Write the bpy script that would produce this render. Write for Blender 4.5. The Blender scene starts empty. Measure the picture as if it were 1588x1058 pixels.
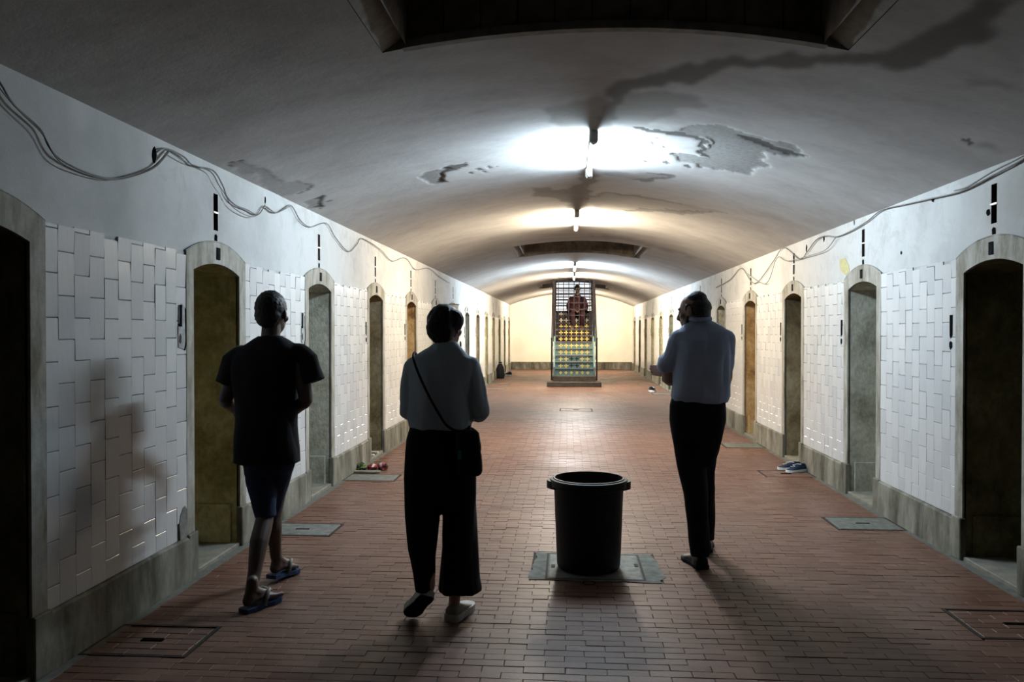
import bpy, bmesh, math, random
import numpy as np
from mathutils import Vector, Matrix
random.seed(7)
R = random.Random(11)
PI = math.pi
SC = bpy.context.scene
COL = SC.collection

# ------------------------------------------------------------------ camera
F = 1250.0
W, H = 1588, 1058
CAM = Vector((0, 0, 1.5))
YAW = math.atan(86 / F)
PIT = math.atan(14 / math.hypot(F, 86))
FW = Vector((-math.sin(YAW) * math.cos(PIT), math.cos(YAW) * math.cos(PIT), -math.sin(PIT)))
RT = Vector((math.cos(YAW), math.sin(YAW), 0))
UP = RT.cross(FW)
cd = bpy.data.cameras.new('camera')
cd.sensor_width = 36.0
cd.lens = 36.0 * F / W
cd.clip_start = 0.05
cam = bpy.data.objects.new('camera', cd)
COL.objects.link(cam)
cam.matrix_world = Matrix((
    (RT.x, UP.x, -FW.x, CAM.x), (RT.y, UP.y, -FW.y, CAM.y), (RT.z, UP.z, -FW.z, CAM.z), (0, 0, 0, 1)))
SC.camera = cam

# ------------------------------------------------------------------ world and exposure
world = bpy.data.worlds.new('world')
SC.world = world
world.use_nodes = True
world.node_tree.nodes['Background'].inputs[0].default_value = (0.5, 0.55, 0.65, 1)
world.node_tree.nodes['Background'].inputs[1].default_value = 0.001
vs = SC.view_settings
vs.view_transform = 'Standard'
vs.look = 'None'
vs.gamma = 1.0
vs.use_curve_mapping = False
vs.exposure = 0.0
SC.cycles.max_bounces = 6
SC.cycles.diffuse_bounces = 2
LAMP_POWER = 1400.0
COOL = (0.68, 0.855, 1.0)
WARM = (1.0, 0.845, 0.63)
NEUT = (0.95, 0.97, 1.0)
# lamp tubes: (y start, y end, x, colour, strength factor)
LAMPS = [(6.22, 7.62, 0.20, COOL, 0.80), (10.25, 11.7, 0.12, WARM, 1.15), (17.9, 19.35, 0.165, COOL, 1.5),
         (21.2, 22.65, 0.18, WARM, 1.7), (29.2, 30.65, 0.17, WARM, 1.7)]

XL, XR = -2.30, 2.60
Y0, Y1 = -1.2, 32.35
HL, HR, HC, XC = 2.59, 2.515, 3.05, 0.16


def vault(x):
    if x < XC:
        t = (XC - x) / (XC - XL)
        return HC - (HC - HL) * t * t
    t = (x - XC) / (XR - XC)
    return HC - (HC - HR) * t * t


# pixel of the photograph -> ray, and the point where it meets a real surface of the place
def ray(px, py):
    return FW * F + RT * (px - W / 2) + UP * (H / 2 - py)


def on_floor(px, py, h=0.0):
    d = ray(px, py)
    return CAM + d * ((h - CAM.z) / d.z)


def on_side(px, py, x):
    d = ray(px, py)
    return CAM + d * (x / d.x)


def on_vault(px, py):
    d = ray(px, py).normalized()
    lo, hi = 0.2, 40.0
    for _ in range(50):
        m = (lo + hi) / 2
        p = CAM + d * m
        if p.z > vault(max(XL, min(XR, p.x))):
            hi = m
        else:
            lo = m
    return CAM + d * lo


def at_depth(px, py, y):
    d = ray(px, py)
    return CAM + d * (y / d.y)


# ------------------------------------------------------------------ object helpers
def link(o, parent=None):
    COL.objects.link(o)
    if parent is not None:
        o.parent = parent
    return o


def tag(o, label=None, cat=None, group=None, kind=None):
    if label: o['label'] = label
    if cat: o['category'] = cat
    if group: o['group'] = group
    if kind: o['kind'] = kind
    return o


def empty(name, loc=(0, 0, 0), rz=0.0, parent=None):
    o = bpy.data.objects.new(name, None)
    o.empty_display_size = 0.1
    o.location = loc
    o.rotation_euler = (0, 0, rz)
    return link(o, parent)


class MB:
    """collects geometry, builds ONE mesh object"""
    def __init__(s):
        s.v, s.f = [], []

    def add(s, vs, fs):
        o = len(s.v)
        s.v += [tuple(v) for v in vs]
        s.f += [tuple(i + o for i in f) for f in fs]
        return s

    def quad(s, a, b, c, d):
        return s.add([a, b, c, d], [(0, 1, 2, 3)])

    def box(s, x0, x1, y0, y1, z0, z1):
        v = [(x0, y0, z0), (x1, y0, z0), (x1, y1, z0), (x0, y1, z0), (x0, y0, z1), (x1, y0, z1), (x1, y1, z1), (x0, y1, z1)]
        f = [(0, 3, 2, 1), (4, 5, 6, 7), (0, 1, 5, 4), (1, 2, 6, 5), (2, 3, 7, 6), (3, 0, 4, 7)]
        return s.add(v, f)

    def cbox(s, x0, x1, y0, y1, z0, z1, c=0.004):
        """box with chamfered edges all round"""
        xs, ys, zs = (x0, x1), (y0, y1), (z0, z1)
        bm = bmesh.new()
        bmesh.ops.create_cube(bm, size=1.0)
        for v in bm.verts:
            v.co = Vector((xs[v.co.x > 0], ys[v.co.y > 0], zs[v.co.z > 0]))
        bmesh.ops.bevel(bm, geom=list(bm.edges), offset=c, segments=1, affect='EDGES', profile=0.5)
        bm.verts.index_update()
        s.add([v.co[:] for v in bm.verts], [[v.index for v in f.verts] for f in bm.faces])
        bm.free()
        return s

    def tube(s, pts, r, n=8, cap=True, closed=False):
        """round bar along pts; r a number or a list"""
        pts = [Vector(p) for p in pts]
        m = len(pts)
        rs = r if isinstance(r, (list, tuple)) else [r] * m
        rings = []
        prev = None
        for i, p in enumerate(pts):
            a = pts[i - 1] if i > 0 else (pts[-1] if closed else pts[0])
            b = pts[i + 1] if i < m - 1 else (pts[0] if closed else pts[-1])
            t = (b - a)
            if t.length < 1e-9: t = Vector((0, 0, 1))
            t.normalize()
            if prev is None:
                u = t.cross(Vector((0, 0, 1)))
                if u.length < 1e-3: u = t.cross(Vector((0, 1, 0)))
            else:
                u = prev - t * prev.dot(t)
                if u.length < 1e-6: u = t.orthogonal()
            u.normalize()
            prev = u
            w = t.cross(u)
            rings.append([p + (u * math.cos(2 * PI * k / n) + w * math.sin(2 * PI * k / n)) * rs[i] for k in range(n)])
        o = len(s.v)
        for rg in rings: s.v += [tuple(q) for q in rg]
        for i in range(m if closed else m - 1):
            j = (i + 1) % m
            for k in range(n):
                s.f.append((o + i * n + k, o + i * n + (k + 1) % n, o + j * n + (k + 1) % n, o + j * n + k))
        if cap and not closed:
            s.f.append(tuple(o + k for k in reversed(range(n))))
            s.f.append(tuple(o + (m - 1) * n + k for k in range(n)))
        return s

    def lathe(s, prof, n=48, c=(0, 0, 0)):
        o = len(s.v)
        for r, z in prof:
            for k in range(n):
                a = 2 * PI * k / n
                s.v.append((c[0] + r * math.cos(a), c[1] + r * math.sin(a), c[2] + z))
        for i in range(len(prof) - 1):
            for k in range(n):
                s.f.append((o + i * n + k, o + i * n + (k + 1) % n, o + (i + 1) * n + (k + 1) % n, o + (i + 1) * n + k))
        return s

    def prism(s, poly, z0, z1):
        """polygon in x,y extruded from z0 to z1"""
        n = len(poly)
        v = [(x, y, z0) for x, y in poly] + [(x, y, z1) for x, y in poly]
        f = [tuple(reversed(range(n))), tuple(range(n, 2 * n))]
        f += [(i, (i + 1) % n, n + (i + 1) % n, n + i) for i in range(n)]
        return s.add(v, f)

    def xform(s, M):
        s.v = [tuple(M @ Vector(v)) for v in s.v]
        return s

    def mesh(s, name, mat, smooth=False, fix=True):
        me = bpy.data.meshes.new(name)
        me.from_pydata(s.v, [], s.f)
        if fix:
            bm = bmesh.new(); bm.from_mesh(me)
            bmesh.ops.recalc_face_normals(bm, faces=bm.faces)
            bm.to_mesh(me); bm.free()
        if smooth:
            me.polygons.foreach_set('use_smooth', [True] * len(me.polygons))
        for m in (mat if isinstance(mat, (list, tuple)) else [mat]):
            me.materials.append(m)
        me.update()
        return me

    def build(s, name, mat, parent=None, smooth=False, fix=True, angle=None):
        me = s.mesh(name, mat, smooth or angle is not None, fix)
        if angle is not None:
            me.set_sharp_from_angle(angle=angle)
        return link(bpy.data.objects.new(name, me), parent)


# ------------------------------------------------------------------ materials
MAT = {}


class NT:
    def __init__(s, name, rough=0.7, metal=0.0, spec=0.5):
        s.m = bpy.data.materials.new(name)
        s.m.use_nodes = True
        s.t = s.m.node_tree
        s.b = s.t.nodes['Principled BSDF']
        s.b.inputs['Roughness'].default_value = rough
        s.b.inputs['Metallic'].default_value = metal
        s.b.inputs['Specular IOR Level'].default_value = spec
        MAT[name] = s.m

    def n(s, typ, **kw):
        nd = s.t.nodes.new(typ)
        for k, v in kw.items():
            if hasattr(nd, k): setattr(nd, k, v)
            else: nd.inputs[k.replace('_', ' ')].default_value = v
        return nd

    def l(s, a, b):
        s.t.links.new(a, b)

    def coord(s, scale=(1, 1, 1), obj=False):
        if obj:
            c = s.n('ShaderNodeTexCoord').outputs['Object']
        else:
            c = s.n('ShaderNodeNewGeometry').outputs['Position']
        mp = s.n('ShaderNodeMapping')
        mp.inputs['Scale'].default_value = scale
        s.l(c, mp.inputs['Vector'])
        return mp.outputs['Vector']

    def noise(s, scale, detail=4, rough=0.55, vec=None, dist=0.0):
        nd = s.n('ShaderNodeTexNoise')
        nd.inputs['Scale'].default_value = scale
        nd.inputs['Detail'].default_value = detail
        nd.inputs['Roughness'].default_value = rough
        nd.inputs['Distortion'].default_value = dist
        if vec is not None: s.l(vec, nd.inputs['Vector'])
        return nd.outputs['Fac']

    def ramp(s, fac, stops):
        r = s.n('ShaderNodeValToRGB')
        e = r.color_ramp.elements
        while len(e) < len(stops): e.new(0.5)
        for i, (p, c) in enumerate(stops):
            e[i].position = p
            e[i].color = (c[0], c[1], c[2], 1) if not isinstance(c, (int, float)) else (c, c, c, 1)
        s.l(fac, r.inputs['Fac'])
        return r.outputs['Color']

    def mix(s, fac, a, b, mode='MIX'):
        m = s.n('ShaderNodeMix')
        m.data_type = 'RGBA'
        m.blend_type = mode
        for sock, v in ((m.inputs[0], fac), (m.inputs[6], a), (m.inputs[7], b)):
            if isinstance(v, (int, float)): sock.default_value = v
            elif isinstance(v, (tuple, list)): sock.default_value = (v[0], v[1], v[2], 1)
            else: s.l(v, sock)
        return m.outputs[2]

    def math(s, op, a, b=None):
        m = s.n('ShaderNodeMath')
        m.operation = op
        for sock, v in ((m.inputs[0], a), (m.inputs[1], b)):
            if v is None: continue
            if isinstance(v, (int, float)): sock.default_value = v
            else: s.l(v, sock)
        return m.outputs[0]

    def col(s, c):
        if isinstance(c, (tuple, list)): s.b.inputs['Base Color'].default_value = (c[0], c[1], c[2], 1)
        else: s.l(c, s.b.inputs['Base Color'])
        return s

    def rough(s, v):
        s.l(v, s.b.inputs['Roughness'])
        return s

    def bump(s, h, strength=0.3, dist=0.01):
        b = s.n('ShaderNodeBump')
        b.inputs['Strength'].default_value = strength
        b.inputs['Distance'].default_value = dist
        s.l(h, b.inputs['Height'])
        s.l(b.outputs['Normal'], s.b.inputs['Normal'])
        return s

    def objrand(s):
        return s.n('ShaderNodeObjectInfo').outputs['Random']


def simple(name, c, rough=0.7, metal=0.0, var=0.15, scale=20, bump=0.0, spec=0.15):
    t = NT(name, rough, metal, spec)
    nz = t.noise(scale, 5, 0.6, t.coord(obj=True))
    d = tuple(x * (1 - var) for x in c)
    l_ = tuple(min(1, x * (1 + var)) for x in c)
    t.col(t.ramp(nz, [(0.3, d), (0.7, l_)]))
    if bump: t.bump(nz, bump, 0.005)
    return t.m


def make_materials():
    # painted wall: chalky white with grime near the top and rubbed patches
    t = NT('wall_paint', 0.9, spec=0.05)
    v = t.coord()
    a = t.noise(1.6, 6, 0.62, v)
    b = t.noise(5.5, 6, 0.7, v, 0.6)
    base = t.ramp(a, [(0.3, (0.35, 0.35, 0.34)), (0.55, (0.455, 0.455, 0.445))])
    z = t.n('ShaderNodeSeparateXYZ'); t.l(v, z.inputs[0])
    high = t.n('ShaderNodeMapRange'); t.l(z.outputs[2], high.inputs[0])
    high.inputs[1].default_value = 1.8; high.inputs[2].default_value = 2.5; high.inputs[3].default_value = 0.05; high.inputs[4].default_value = 1.0
    big = t.ramp(t.noise(0.55, 3, 0.5, v), [(0.38, 0.15), (0.56, 1.0)])
    grime = t.math('MULTIPLY', t.math('MULTIPLY', t.ramp(b, [(0.50, 0.0), (0.62, 0.85)]), high.outputs[0]), big)
    streak = t.ramp(t.noise(1.0, 5, 0.7, t.coord((5, 5, 0.8))), [(0.52, 0.0), (0.75, 0.35)])
    grime = t.math('MAXIMUM', grime, t.math('MULTIPLY', streak, high.outputs[0]))
    # the sooty stretch round the nearest doorway of the right wall
    my = t.n('ShaderNodeMapRange'); t.l(z.outputs[1], my.inputs[0])
    my.inputs[1].default_value = 5.75; my.inputs[2].default_value = 5.0; my.inputs[3].default_value = 0.0; my.inputs[4].default_value = 1.0
    mx = t.n('ShaderNodeMapRange'); t.l(z.outputs[0], mx.inputs[0])
    mx.inputs[1].default_value = 2.0; mx.inputs[2].default_value = 2.4
    soot = t.math('MULTIPLY', t.math('MULTIPLY', my.outputs[0], mx.outputs[0]), t.ramp(t.noise(3.0, 6, 0.7, v), [(0.30, 0.15), (0.62, 0.95)]))
    grime = t.math('MAXIMUM', grime, soot)
    c = t.mix(grime, base, (0.34, 0.33, 0.31))
    fine = t.noise(60, 3, 0.6, v)
    t.col(c)
    t.bump(t.mix(0.5, fine, b), 0.25, 0.01)

    t = NT('end_wall_paint', 0.6, spec=0.3)
    v = t.coord()
    a = t.noise(1.2, 6, 0.6, v)
    z = t.n('ShaderNodeSeparateXYZ'); t.l(v, z.inputs[0])
    damp = t.math('MULTIPLY', t.ramp(z.outputs[2], [(0.0, 0), (1, 1)]), 1.0)
    t.col(t.ramp(a, [(0.3, (0.74, 0.70, 0.58)), (0.6, (0.82, 0.79, 0.68))]))
    t.bump(a, 0.15, 0.01)

    # ceiling plaster with damp and flaked paint (attributes laid on the mesh)
    t = NT('ceiling_plaster', 0.95, spec=0.03)
    v = t.coord((1, 1, 1))
    vs_ = t.coord((0.9, 1.35, 1))
    a = t.noise(2.2, 6, 0.62, vs_)
    b = t.noise(14, 5, 0.7, v)
    base = t.ramp(a, [(0.3, (0.37, 0.355, 0.34)), (0.62, (0.45, 0.44, 0.425))])
    base = t.mix(0.35, base, t.ramp(b, [(0.3, 0.72), (0.7, 1.0)]), 'MULTIPLY')
    at1 = t.n('ShaderNodeAttribute'); at1.attribute_name = 'damp'
    at2 = t.n('ShaderNodeAttribute'); at2.attribute_name = 'flaked'
    render_ = t.ramp(t.noise(30, 5, 0.7, v), [(0.3, (0.14, 0.137, 0.128)), (0.7, (0.24, 0.236, 0.225))])
    c = t.mix(at2.outputs['Fac'], base, render_)
    at3 = t.n('ShaderNodeAttribute'); at3.attribute_name = 'crack'
    c = t.mix(at1.outputs['Fac'], c, (0.115, 0.105, 0.09))
    c = t.mix(at3.outputs['Fac'], c, (0.07, 0.065, 0.06))
    t.col(c)
    t.bump(t.mix(0.5, b, a), 0.35, 0.012)

    # glazed wall tile
    t = NT('wall_tile_glaze', 0.22, spec=0.14)
    r = t.objrand()
    v = t.coord(obj=True)
    st = t.noise(3.0, 4, 0.6, t.coord((14, 14, 2.5), obj=True))
    c = t.ramp(r, [(0.0, (0.44, 0.44, 0.44)), (0.5, (0.485, 0.485, 0.48)), (1.0, (0.52, 0.515, 0.505))])
    c = t.mix(0.3, c, t.ramp(st, [(0.3, 0.80), (0.7, 1.0)]), 'MULTIPLY')
    t.col(c)
    t.rough(t.ramp(st, [(0.3, 0.16), (0.7, 0.26)]))
    t.bump(st, 0.12, 0.004)
    simple('tile_mortar', (0.36, 0.36, 0.355), 0.9, var=0.2, scale=25)

    # stained concrete plinth with runs
    t = NT('plinth_concrete', 0.85, spec=0.25)
    v = t.coord((5, 5, 1.5))
    a = t.noise(1.0, 6, 0.65, v)
    b = t.noise(9, 6, 0.7, t.coord())
    c = t.ramp(a, [(0.34, (0.05, 0.047, 0.033)), (0.5, (0.15, 0.142, 0.112)), (0.68, (0.27, 0.26, 0.22))])
    c = t.mix(0.5, c, t.ramp(b, [(0.3, 0.55), (0.7, 1.0)]), 'MULTIPLY')
    t.col(c); t.bump(b, 0.5, 0.01)

    t = NT('jamb_stone', 0.8, spec=0.3)
    a = t.noise(3.0, 6, 0.65, t.coord((3, 3, 0.9)))
    b = t.noise(18, 5, 0.7, t.coord())
    c = t.ramp(a, [(0.32, (0.13, 0.115, 0.08)), (0.5, (0.27, 0.255, 0.215)), (0.68, (0.38, 0.37, 0.34))])
    c = t.mix(0.5, c, t.ramp(b, [(0.3, 0.6), (0.65, 1.0)]), 'MULTIPLY')
    t.col(c); t.bump(b, 0.4, 0.008)

    # reveals: dirty render, several kinds, with a darkened olive for the nearest doorways
    for nm, d, m_, l_ in (('reveal_olive', (0.17, 0.14, 0.058), (0.40, 0.34, 0.165), (0.58, 0.52, 0.33)),
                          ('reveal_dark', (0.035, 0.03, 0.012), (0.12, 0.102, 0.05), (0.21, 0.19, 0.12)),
                          ('reveal_grey', (0.19, 0.185, 0.13), (0.42, 0.41, 0.33), (0.58, 0.57, 0.49)),
                          ('reveal_rust', (0.14, 0.07, 0.02), (0.36, 0.23, 0.10), (0.52, 0.40, 0.22)),
                          ('reveal_brown', (0.08, 0.055, 0.025), (0.22, 0.165, 0.085), (0.36, 0.30, 0.19))):
        t = NT(nm, 0.85, spec=0.25)
        v = t.coord()
        a = t.noise(2.6, 6, 0.68, v, 0.4)
        b = t.noise(26, 5, 0.7, t.coord((1, 1, 0.7)))
        c = t.ramp(a, [(0.30, d), (0.50, m_), (0.70, l_)])
        c = t.mix(0.6, c, t.ramp(b, [(0.35, 0.5), (0.6, 1.0)]), 'MULTIPLY')
        t.col(c); t.bump(b, 0.6, 0.012)

    # terracotta paving bricks
    t = NT('terracotta_brick', 0.4, spec=0.16)
    v = t.coord()
    r = t.objrand()
    cell = t.n('ShaderNodeTexWhiteNoise'); cell.noise_dimensions = '3D'
    at = t.n('ShaderNodeAttribute'); at.attribute_name = 'tone'
    tone = t.math('FRACT', t.math('ADD', t.math('MULTIPLY', r, 7.3), at.outputs['Fac']))
    wear = t.noise(0.9, 5, 0.6, v)
    fine = t.noise(45, 5, 0.7, v)
    c = t.ramp(tone, [(0.0, (0.105, 0.048, 0.031)), (0.5, (0.13, 0.062, 0.042)), (1.0, (0.155, 0.080, 0.056))])
    c = t.mix(t.ramp(wear, [(0.42, 0.0), (0.68, 0.55)]), c, (0.135, 0.092, 0.070))
    c = t.mix(0.4, c, t.ramp(fine, [(0.3, 0.6), (0.65, 1.0)]), 'MULTIPLY')
    t.col(c)
    t.rough(t.ramp(wear, [(0.3, 0.38), (0.7, 0.55)]))
    t.bump(fine, 0.25, 0.004)
    simple('floor_grout', (0.05, 0.042, 0.036), 0.9, var=0.3, scale=30)
    simple('threshold_stone', (0.17, 0.158, 0.13), 0.8, var=0.35, scale=9, bump=0.4)
    simple('cement_patch', (0.105, 0.108, 0.095), 0.8, var=0.35, scale=16, bump=0.5)
    simple('worn_plaster', (0.15, 0.15, 0.135), 0.9, var=0.4, scale=18, bump=0.5)
    simple('cover_steel', (0.12, 0.122, 0.11), 0.6, 0.0, var=0.45, scale=14, bump=0.3)
    simple('dark_hole', (0.006, 0.0055, 0.005), 0.95, spec=0.0)
    simple('rusty_iron', (0.035, 0.026, 0.021), 0.8, 0.0, var=0.4, scale=30)
    simple('old_plank', (0.19, 0.155, 0.12), 0.8, var=0.4, scale=8)
    simple('cable_rubber', (0.17, 0.17, 0.165), 0.6)
    simple('lamp_body', (0.62, 0.62, 0.60), 0.5)
    simple('lamp_holder', (0.30, 0.30, 0.28), 0.6)
    simple('grey_metal', (0.42, 0.43, 0.42), 0.4, 0.6)
    for nm, c in (('cool', COOL), ('warm', WARM)):
        t = NT('tube_glow_' + nm, 0.4)
        t.b.inputs['Base Color'].default_value = (0.9, 0.9, 0.9, 1)
        t.b.inputs['Emission Color'].default_value = (*c, 1)
        t.b.inputs['Emission Strength'].default_value = LAMP_POWER


make_materials()
# ================================================================== the setting
NB = 13                                   # doors on each side
DL = [4.80 + 2.2 * k for k in range(-2, NB)]       # near edges of the left doorways
DR = [4.78 + 2.183 * k for k in range(-2, NB)]
DW = 0.69
SURR = 0.10
SPRING, CROWN = 1.885, 1.945
PB, PT = 0.265, 1.985                    # tile panel bottom and top


def arch(y, ya):
    t = (y - ya) / DW * 2 - 1
    return SPRING + (CROWN - SPRING) * (1 - t * t)


def outer_arch(y, ya):
    t = (y - ya + SURR) / (DW + 2 * SURR) * 2 - 1
    return 1.985 + (2.085 - 1.985) * (1 - t * t)


def make_ceiling():
    OPEN = [(2.1, 4.15), (13.75, 15.70), (25.2, 27.2)]
    OX0, OX1 = -0.96, 1.40
    IX0, IX1 = -0.83, 1.27
    xs = sorted(set([round(XL + (XR - XL) * i / 280, 4) for i in range(281)] + [OX0, OX1]))
    ys = []
    y = Y0
    br = sorted([q for o in OPEN for q in o])
    while y < Y1 - 1e-6:
        ys.append(round(y, 4))
        y += 0.035 if 3.2 < y < 12.6 else 0.16
    ys = sorted(set(ys + br + [Y1]))
    nx, ny = len(xs), len(ys)
    X, Y = np.meshgrid(np.array(xs), np.array(ys))
    # --- stains and flaked paint, outlined on the vault itself
    def pl(pts):
        return np.array([on_vault(a, b)[:2] for a, b in pts])

    def inside(poly, px, py):
        r = np.zeros(px.shape, bool)
        n = len(poly)
        for i in range(n):
            x0, y0 = poly[i]; x1, y1 = poly[(i + 1) % n]
            c = (y0 > py) != (y1 > py)
            with np.errstate(divide='ignore', invalid='ignore'):
                xx = (x1 - x0) * (py - y0) / (y1 - y0 + 1e-12) + x0
            r ^= c & (px < xx)
        return r
    rng = np.random.RandomState(3)
    nzx = np.zeros(X.shape); nzy = np.zeros(X.shape)
    for k in range(26):
        f = 3 + 1.9 * k
        th = rng.rand() * 6.28
        ph = rng.rand(2) * 6.28
        a = 0.05 / (1 + 0.45 * k)
        nzx += a * np.sin(f * (X * math.cos(th) + Y * math.sin(th)) + ph[0])
        nzy += a * np.sin(f * (X * math.sin(th) - Y * math.cos(th)) + ph[1])
    QX, QY = X + nzx * 0.7, Y + nzy
    damp = np.zeros(X.shape); flaked = np.zeros(X.shape); crack = np.zeros(X.shape)

    def lay(arr, pts, val, calm=False):
        m = inside(pl(pts), X if calm else QX, Y if calm else QY)
        arr[m] = np.maximum(arr[m], val)
    lay(damp, [(932, 150), (945, 132), (985, 118), (1080, 100), (1180, 90), (1290, 82), (1400, 82), (1430, 62), (1500, 20), (1535, -10), (1610, -10), (1600, 40), (1520, 68), (1445, 97), (1400, 104), (1290, 101), (1180, 108), (1080, 121), (1000, 133), (965, 147), (950, 178), (946, 215), (916, 215)], 0.82)
    lay(damp, [(838, 163), (880, 156), (930, 150), (930, 207), (870, 202), (843, 186)], 0.45)
    lay(damp, [(955, 147), (1000, 140), (1060, 142), (1090, 150), (1097, 165), (1062, 168), (1040, 180), (1012, 192), (940, 200)], 0.42)
    lay(damp, [(940, 195), (1000, 190), (1060, 196), (1085, 213), (1060, 210), (990, 203)], 0.4)
    lay(flaked, [(1080, 195), (1130, 196), (1180, 208), (1258, 224), (1263, 241), (1248, 243), (1198, 236), (1200, 246), (1190, 260), (1160, 269), (1110, 267), (1060, 256), (1042, 242), (1096, 243), (1108, 228), (1085, 210), (1040, 204)], 0.85)
    lay(crack, [(985, 197), (1030, 200), (1062, 204), (1088, 214), (1106, 230), (1098, 241), (1086, 239), (1094, 230), (1076, 217), (1050, 209), (1000, 203)], 0.9)
    lay(crack, [(1138, 207), (1170, 211), (1215, 226), (1258, 236), (1260, 242), (1230, 238), (1190, 227), (1165, 216)], 0.9)
    lay(flaked, [(646, 271), (664, 263), (690, 260), (704, 255), (700, 262), (693, 268), (699, 280), (672, 283)], 0.9)
    lay(crack, [(688, 269), (693, 259), (724, 253), (722, 257), (698, 264), (694, 270), (699, 279), (692, 281)], 0.85)
    for cx, cy, s in ((742, 262, 6), (758, 259, 5), (730, 268, 4), (750, 266, 4), (770, 258, 3), (1010, 222, 6), (1028, 228, 5), (1000, 250, 5), (1033, 252, 7), (1046, 238, 4), (1020, 215, 4), (1066, 258, 7), (1085, 259, 5), (990, 218, 4)):
        lay(crack, [(cx - s, cy), (cx, cy - s * 0.35), (cx + s, cy + 1), (cx + s * 0.4, cy + s * 0.5)], 0.8, True)
    lay(damp, [(936, 272), (951, 266), (1004, 266), (1046, 269), (1010, 284), (980, 280)], 0.42)
    lay(crack, [(1005, 266), (1044, 269), (1046, 272), (1008, 284), (985, 281), (1006, 279), (1030, 272)], 0.5)
    lay(damp, [(908, 262), (930, 262), (926, 300), (906, 332), (888, 334), (884, 312), (820, 304), (816, 293), (882, 296), (900, 284)], 0.55)
    lay(damp, [(912, 312), (948, 301), (990, 303), (1060, 317), (1132, 332), (1060, 330), (1000, 325), (940, 325)], 0.35)
    lay(crack, [(916, 308), (948, 300), (1000, 305), (1060, 317), (1060, 319), (1000, 308), (948, 303), (918, 311)], 0.35)
    lay(crack, [(940, 324), (1000, 322), (1066, 328), (1132, 332), (1060, 332), (1000, 327)], 0.4)
    Z3 = lambda x, y: (x / 2.836, 80 + y / 2.836)
    lay(flaked, [Z3(1000, 490), Z3(1075, 485), Z3(1130, 520), Z3(1220, 560), Z3(1345, 590), Z3(1280, 635), Z3(1160, 600), Z3(1060, 545)], 0.45)
    lay(flaked, [Z3(1340, 660), Z3(1440, 640), Z3(1400, 682), Z3(1330, 682)], 0.7)
    lay(crack, [Z3(1005, 492), Z3(1070, 480), Z3(1078, 486), Z3(1020, 500), Z3(1040, 530), Z3(1020, 515)], 0.7)
    lay(crack, [Z3(1345, 588), Z3(1350, 596), Z3(1285, 640), Z3(1290, 632)], 0.7)
    lay(crack, [Z3(1425, 640), Z3(1442, 645), Z3(1400, 684), Z3(1360, 680), Z3(1405, 670)], 0.85)
    lay(crack, [(1472, 219), (1482, 216), (1496, 226), (1488, 229)], 0.8)
    lay(damp, [(1496, 226), (1520, 220), (1550, 233), (1530, 236)], 0.5)
    lay(damp, [(1500, 128), (1540, 120), (1600, 112), (1600, 135), (1560, 130), (1510, 138)], 0.35)
    lay(damp, [(560, 415), (700, 330), (712, 334), (600, 420)], 0.0)
    lay(damp, [(900, 366), (960, 366), (1010, 378), (1070, 396), (1080, 404), (1010, 384), (950, 373)], 0.4)
    # soft edges for the damp
    for _ in range(2):
        d = damp.copy()
        d[1:-1, 1:-1] = (damp[1:-1, 1:-1] * 2 + damp[:-2, 1:-1] + damp[2:, 1:-1] + damp[1:-1, :-2] + damp[1:-1, 2:]) / 6
        damp = d
    Zv = np.vectorize(vault)(X) + flaked * 0.006 + crack * 0.004
    sag = 0.006 * np.sin(2.3 * X + 1.1 * Y) * np.sin(1.3 * Y)
    edge = np.minimum(1, np.minimum(X - XL, XR - X) / 0.3)
    Zv += sag * edge
    verts = np.stack([X, Y, Zv], -1).reshape(-1, 3)
    faces = []
    for j in range(ny - 1):
        ym = (ys[j] + ys[j + 1]) / 2
        hole = any(a < ym < b for a, b in OPEN)
        for i in range(nx - 1):
            if hole and OX0 < (xs[i] + xs[i + 1]) / 2 < OX1: continue
            k = j * nx + i
            faces.append((k, k + nx, k + nx + 1, k + 1))
    me = bpy.data.meshes.new('ceiling')
    me.from_pydata(verts.tolist(), [], faces)
    me.materials.append(MAT['ceiling_plaster'])
    me.polygons.foreach_set('use_smooth', [True] * len(me.polygons))
    for nm, arr in (('damp', damp), ('flaked', flaked), ('crack', crack)):
        at = me.attributes.new(nm, 'FLOAT', 'POINT')
        at.data.foreach_set('value', arr.reshape(-1).astype(np.float32))
    ceil = link(bpy.data.objects.new('ceiling', me))
    tag(ceil, 'low vaulted plaster ceiling with damp stains and flaking paint', kind='structure')
    # the boarded shafts that cut through the vault
    for a, b in OPEN:
        top = 3.95
        m = MB()
        for x0, x1, xi in ((OX0, OX0, IX0), (OX1, OX1, IX1)):
            z0 = vault(x0)
            zi = vault(xi) + 0.06
            m.quad((x0, a, z0), (x0, b, z0), (xi, b, zi), (xi, a, zi))
            for yy in (a, b):
                m.add([(x0, yy, z0), (xi, yy, zi), (xi, yy, vault(xi) - 0.001)], [(0, 1, 2)])
        m.build('shaft_splay', MAT['worn_plaster_light'], ceil)
        m = MB()
        for xi in (IX0, IX1):
            m.quad((xi, a, vault(xi)), (xi, b, vault(xi)), (xi, b, top), (xi, a, top))
        m.quad((IX0, a, top), (IX1, a, top), (IX1, b, top), (IX0, b, top))
        m.quad((IX0, a, HC), (IX1, a, HC), (IX1, a, top), (IX0, a, top))
        for i in range(20):
            xa, xb = IX0 + (IX1 - IX0) * i / 20, IX0 + (IX1 - IX0) * (i + 1) / 20
            m.quad((xa, b + .03, vault(xa) - .005), (xb, b + .03, vault(xb) - .005), (xb, b + .03, top), (xa, b + .03, top))
        m.build('shaft_lining', MAT['old_plank'], ceil)
        n = 11
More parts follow.
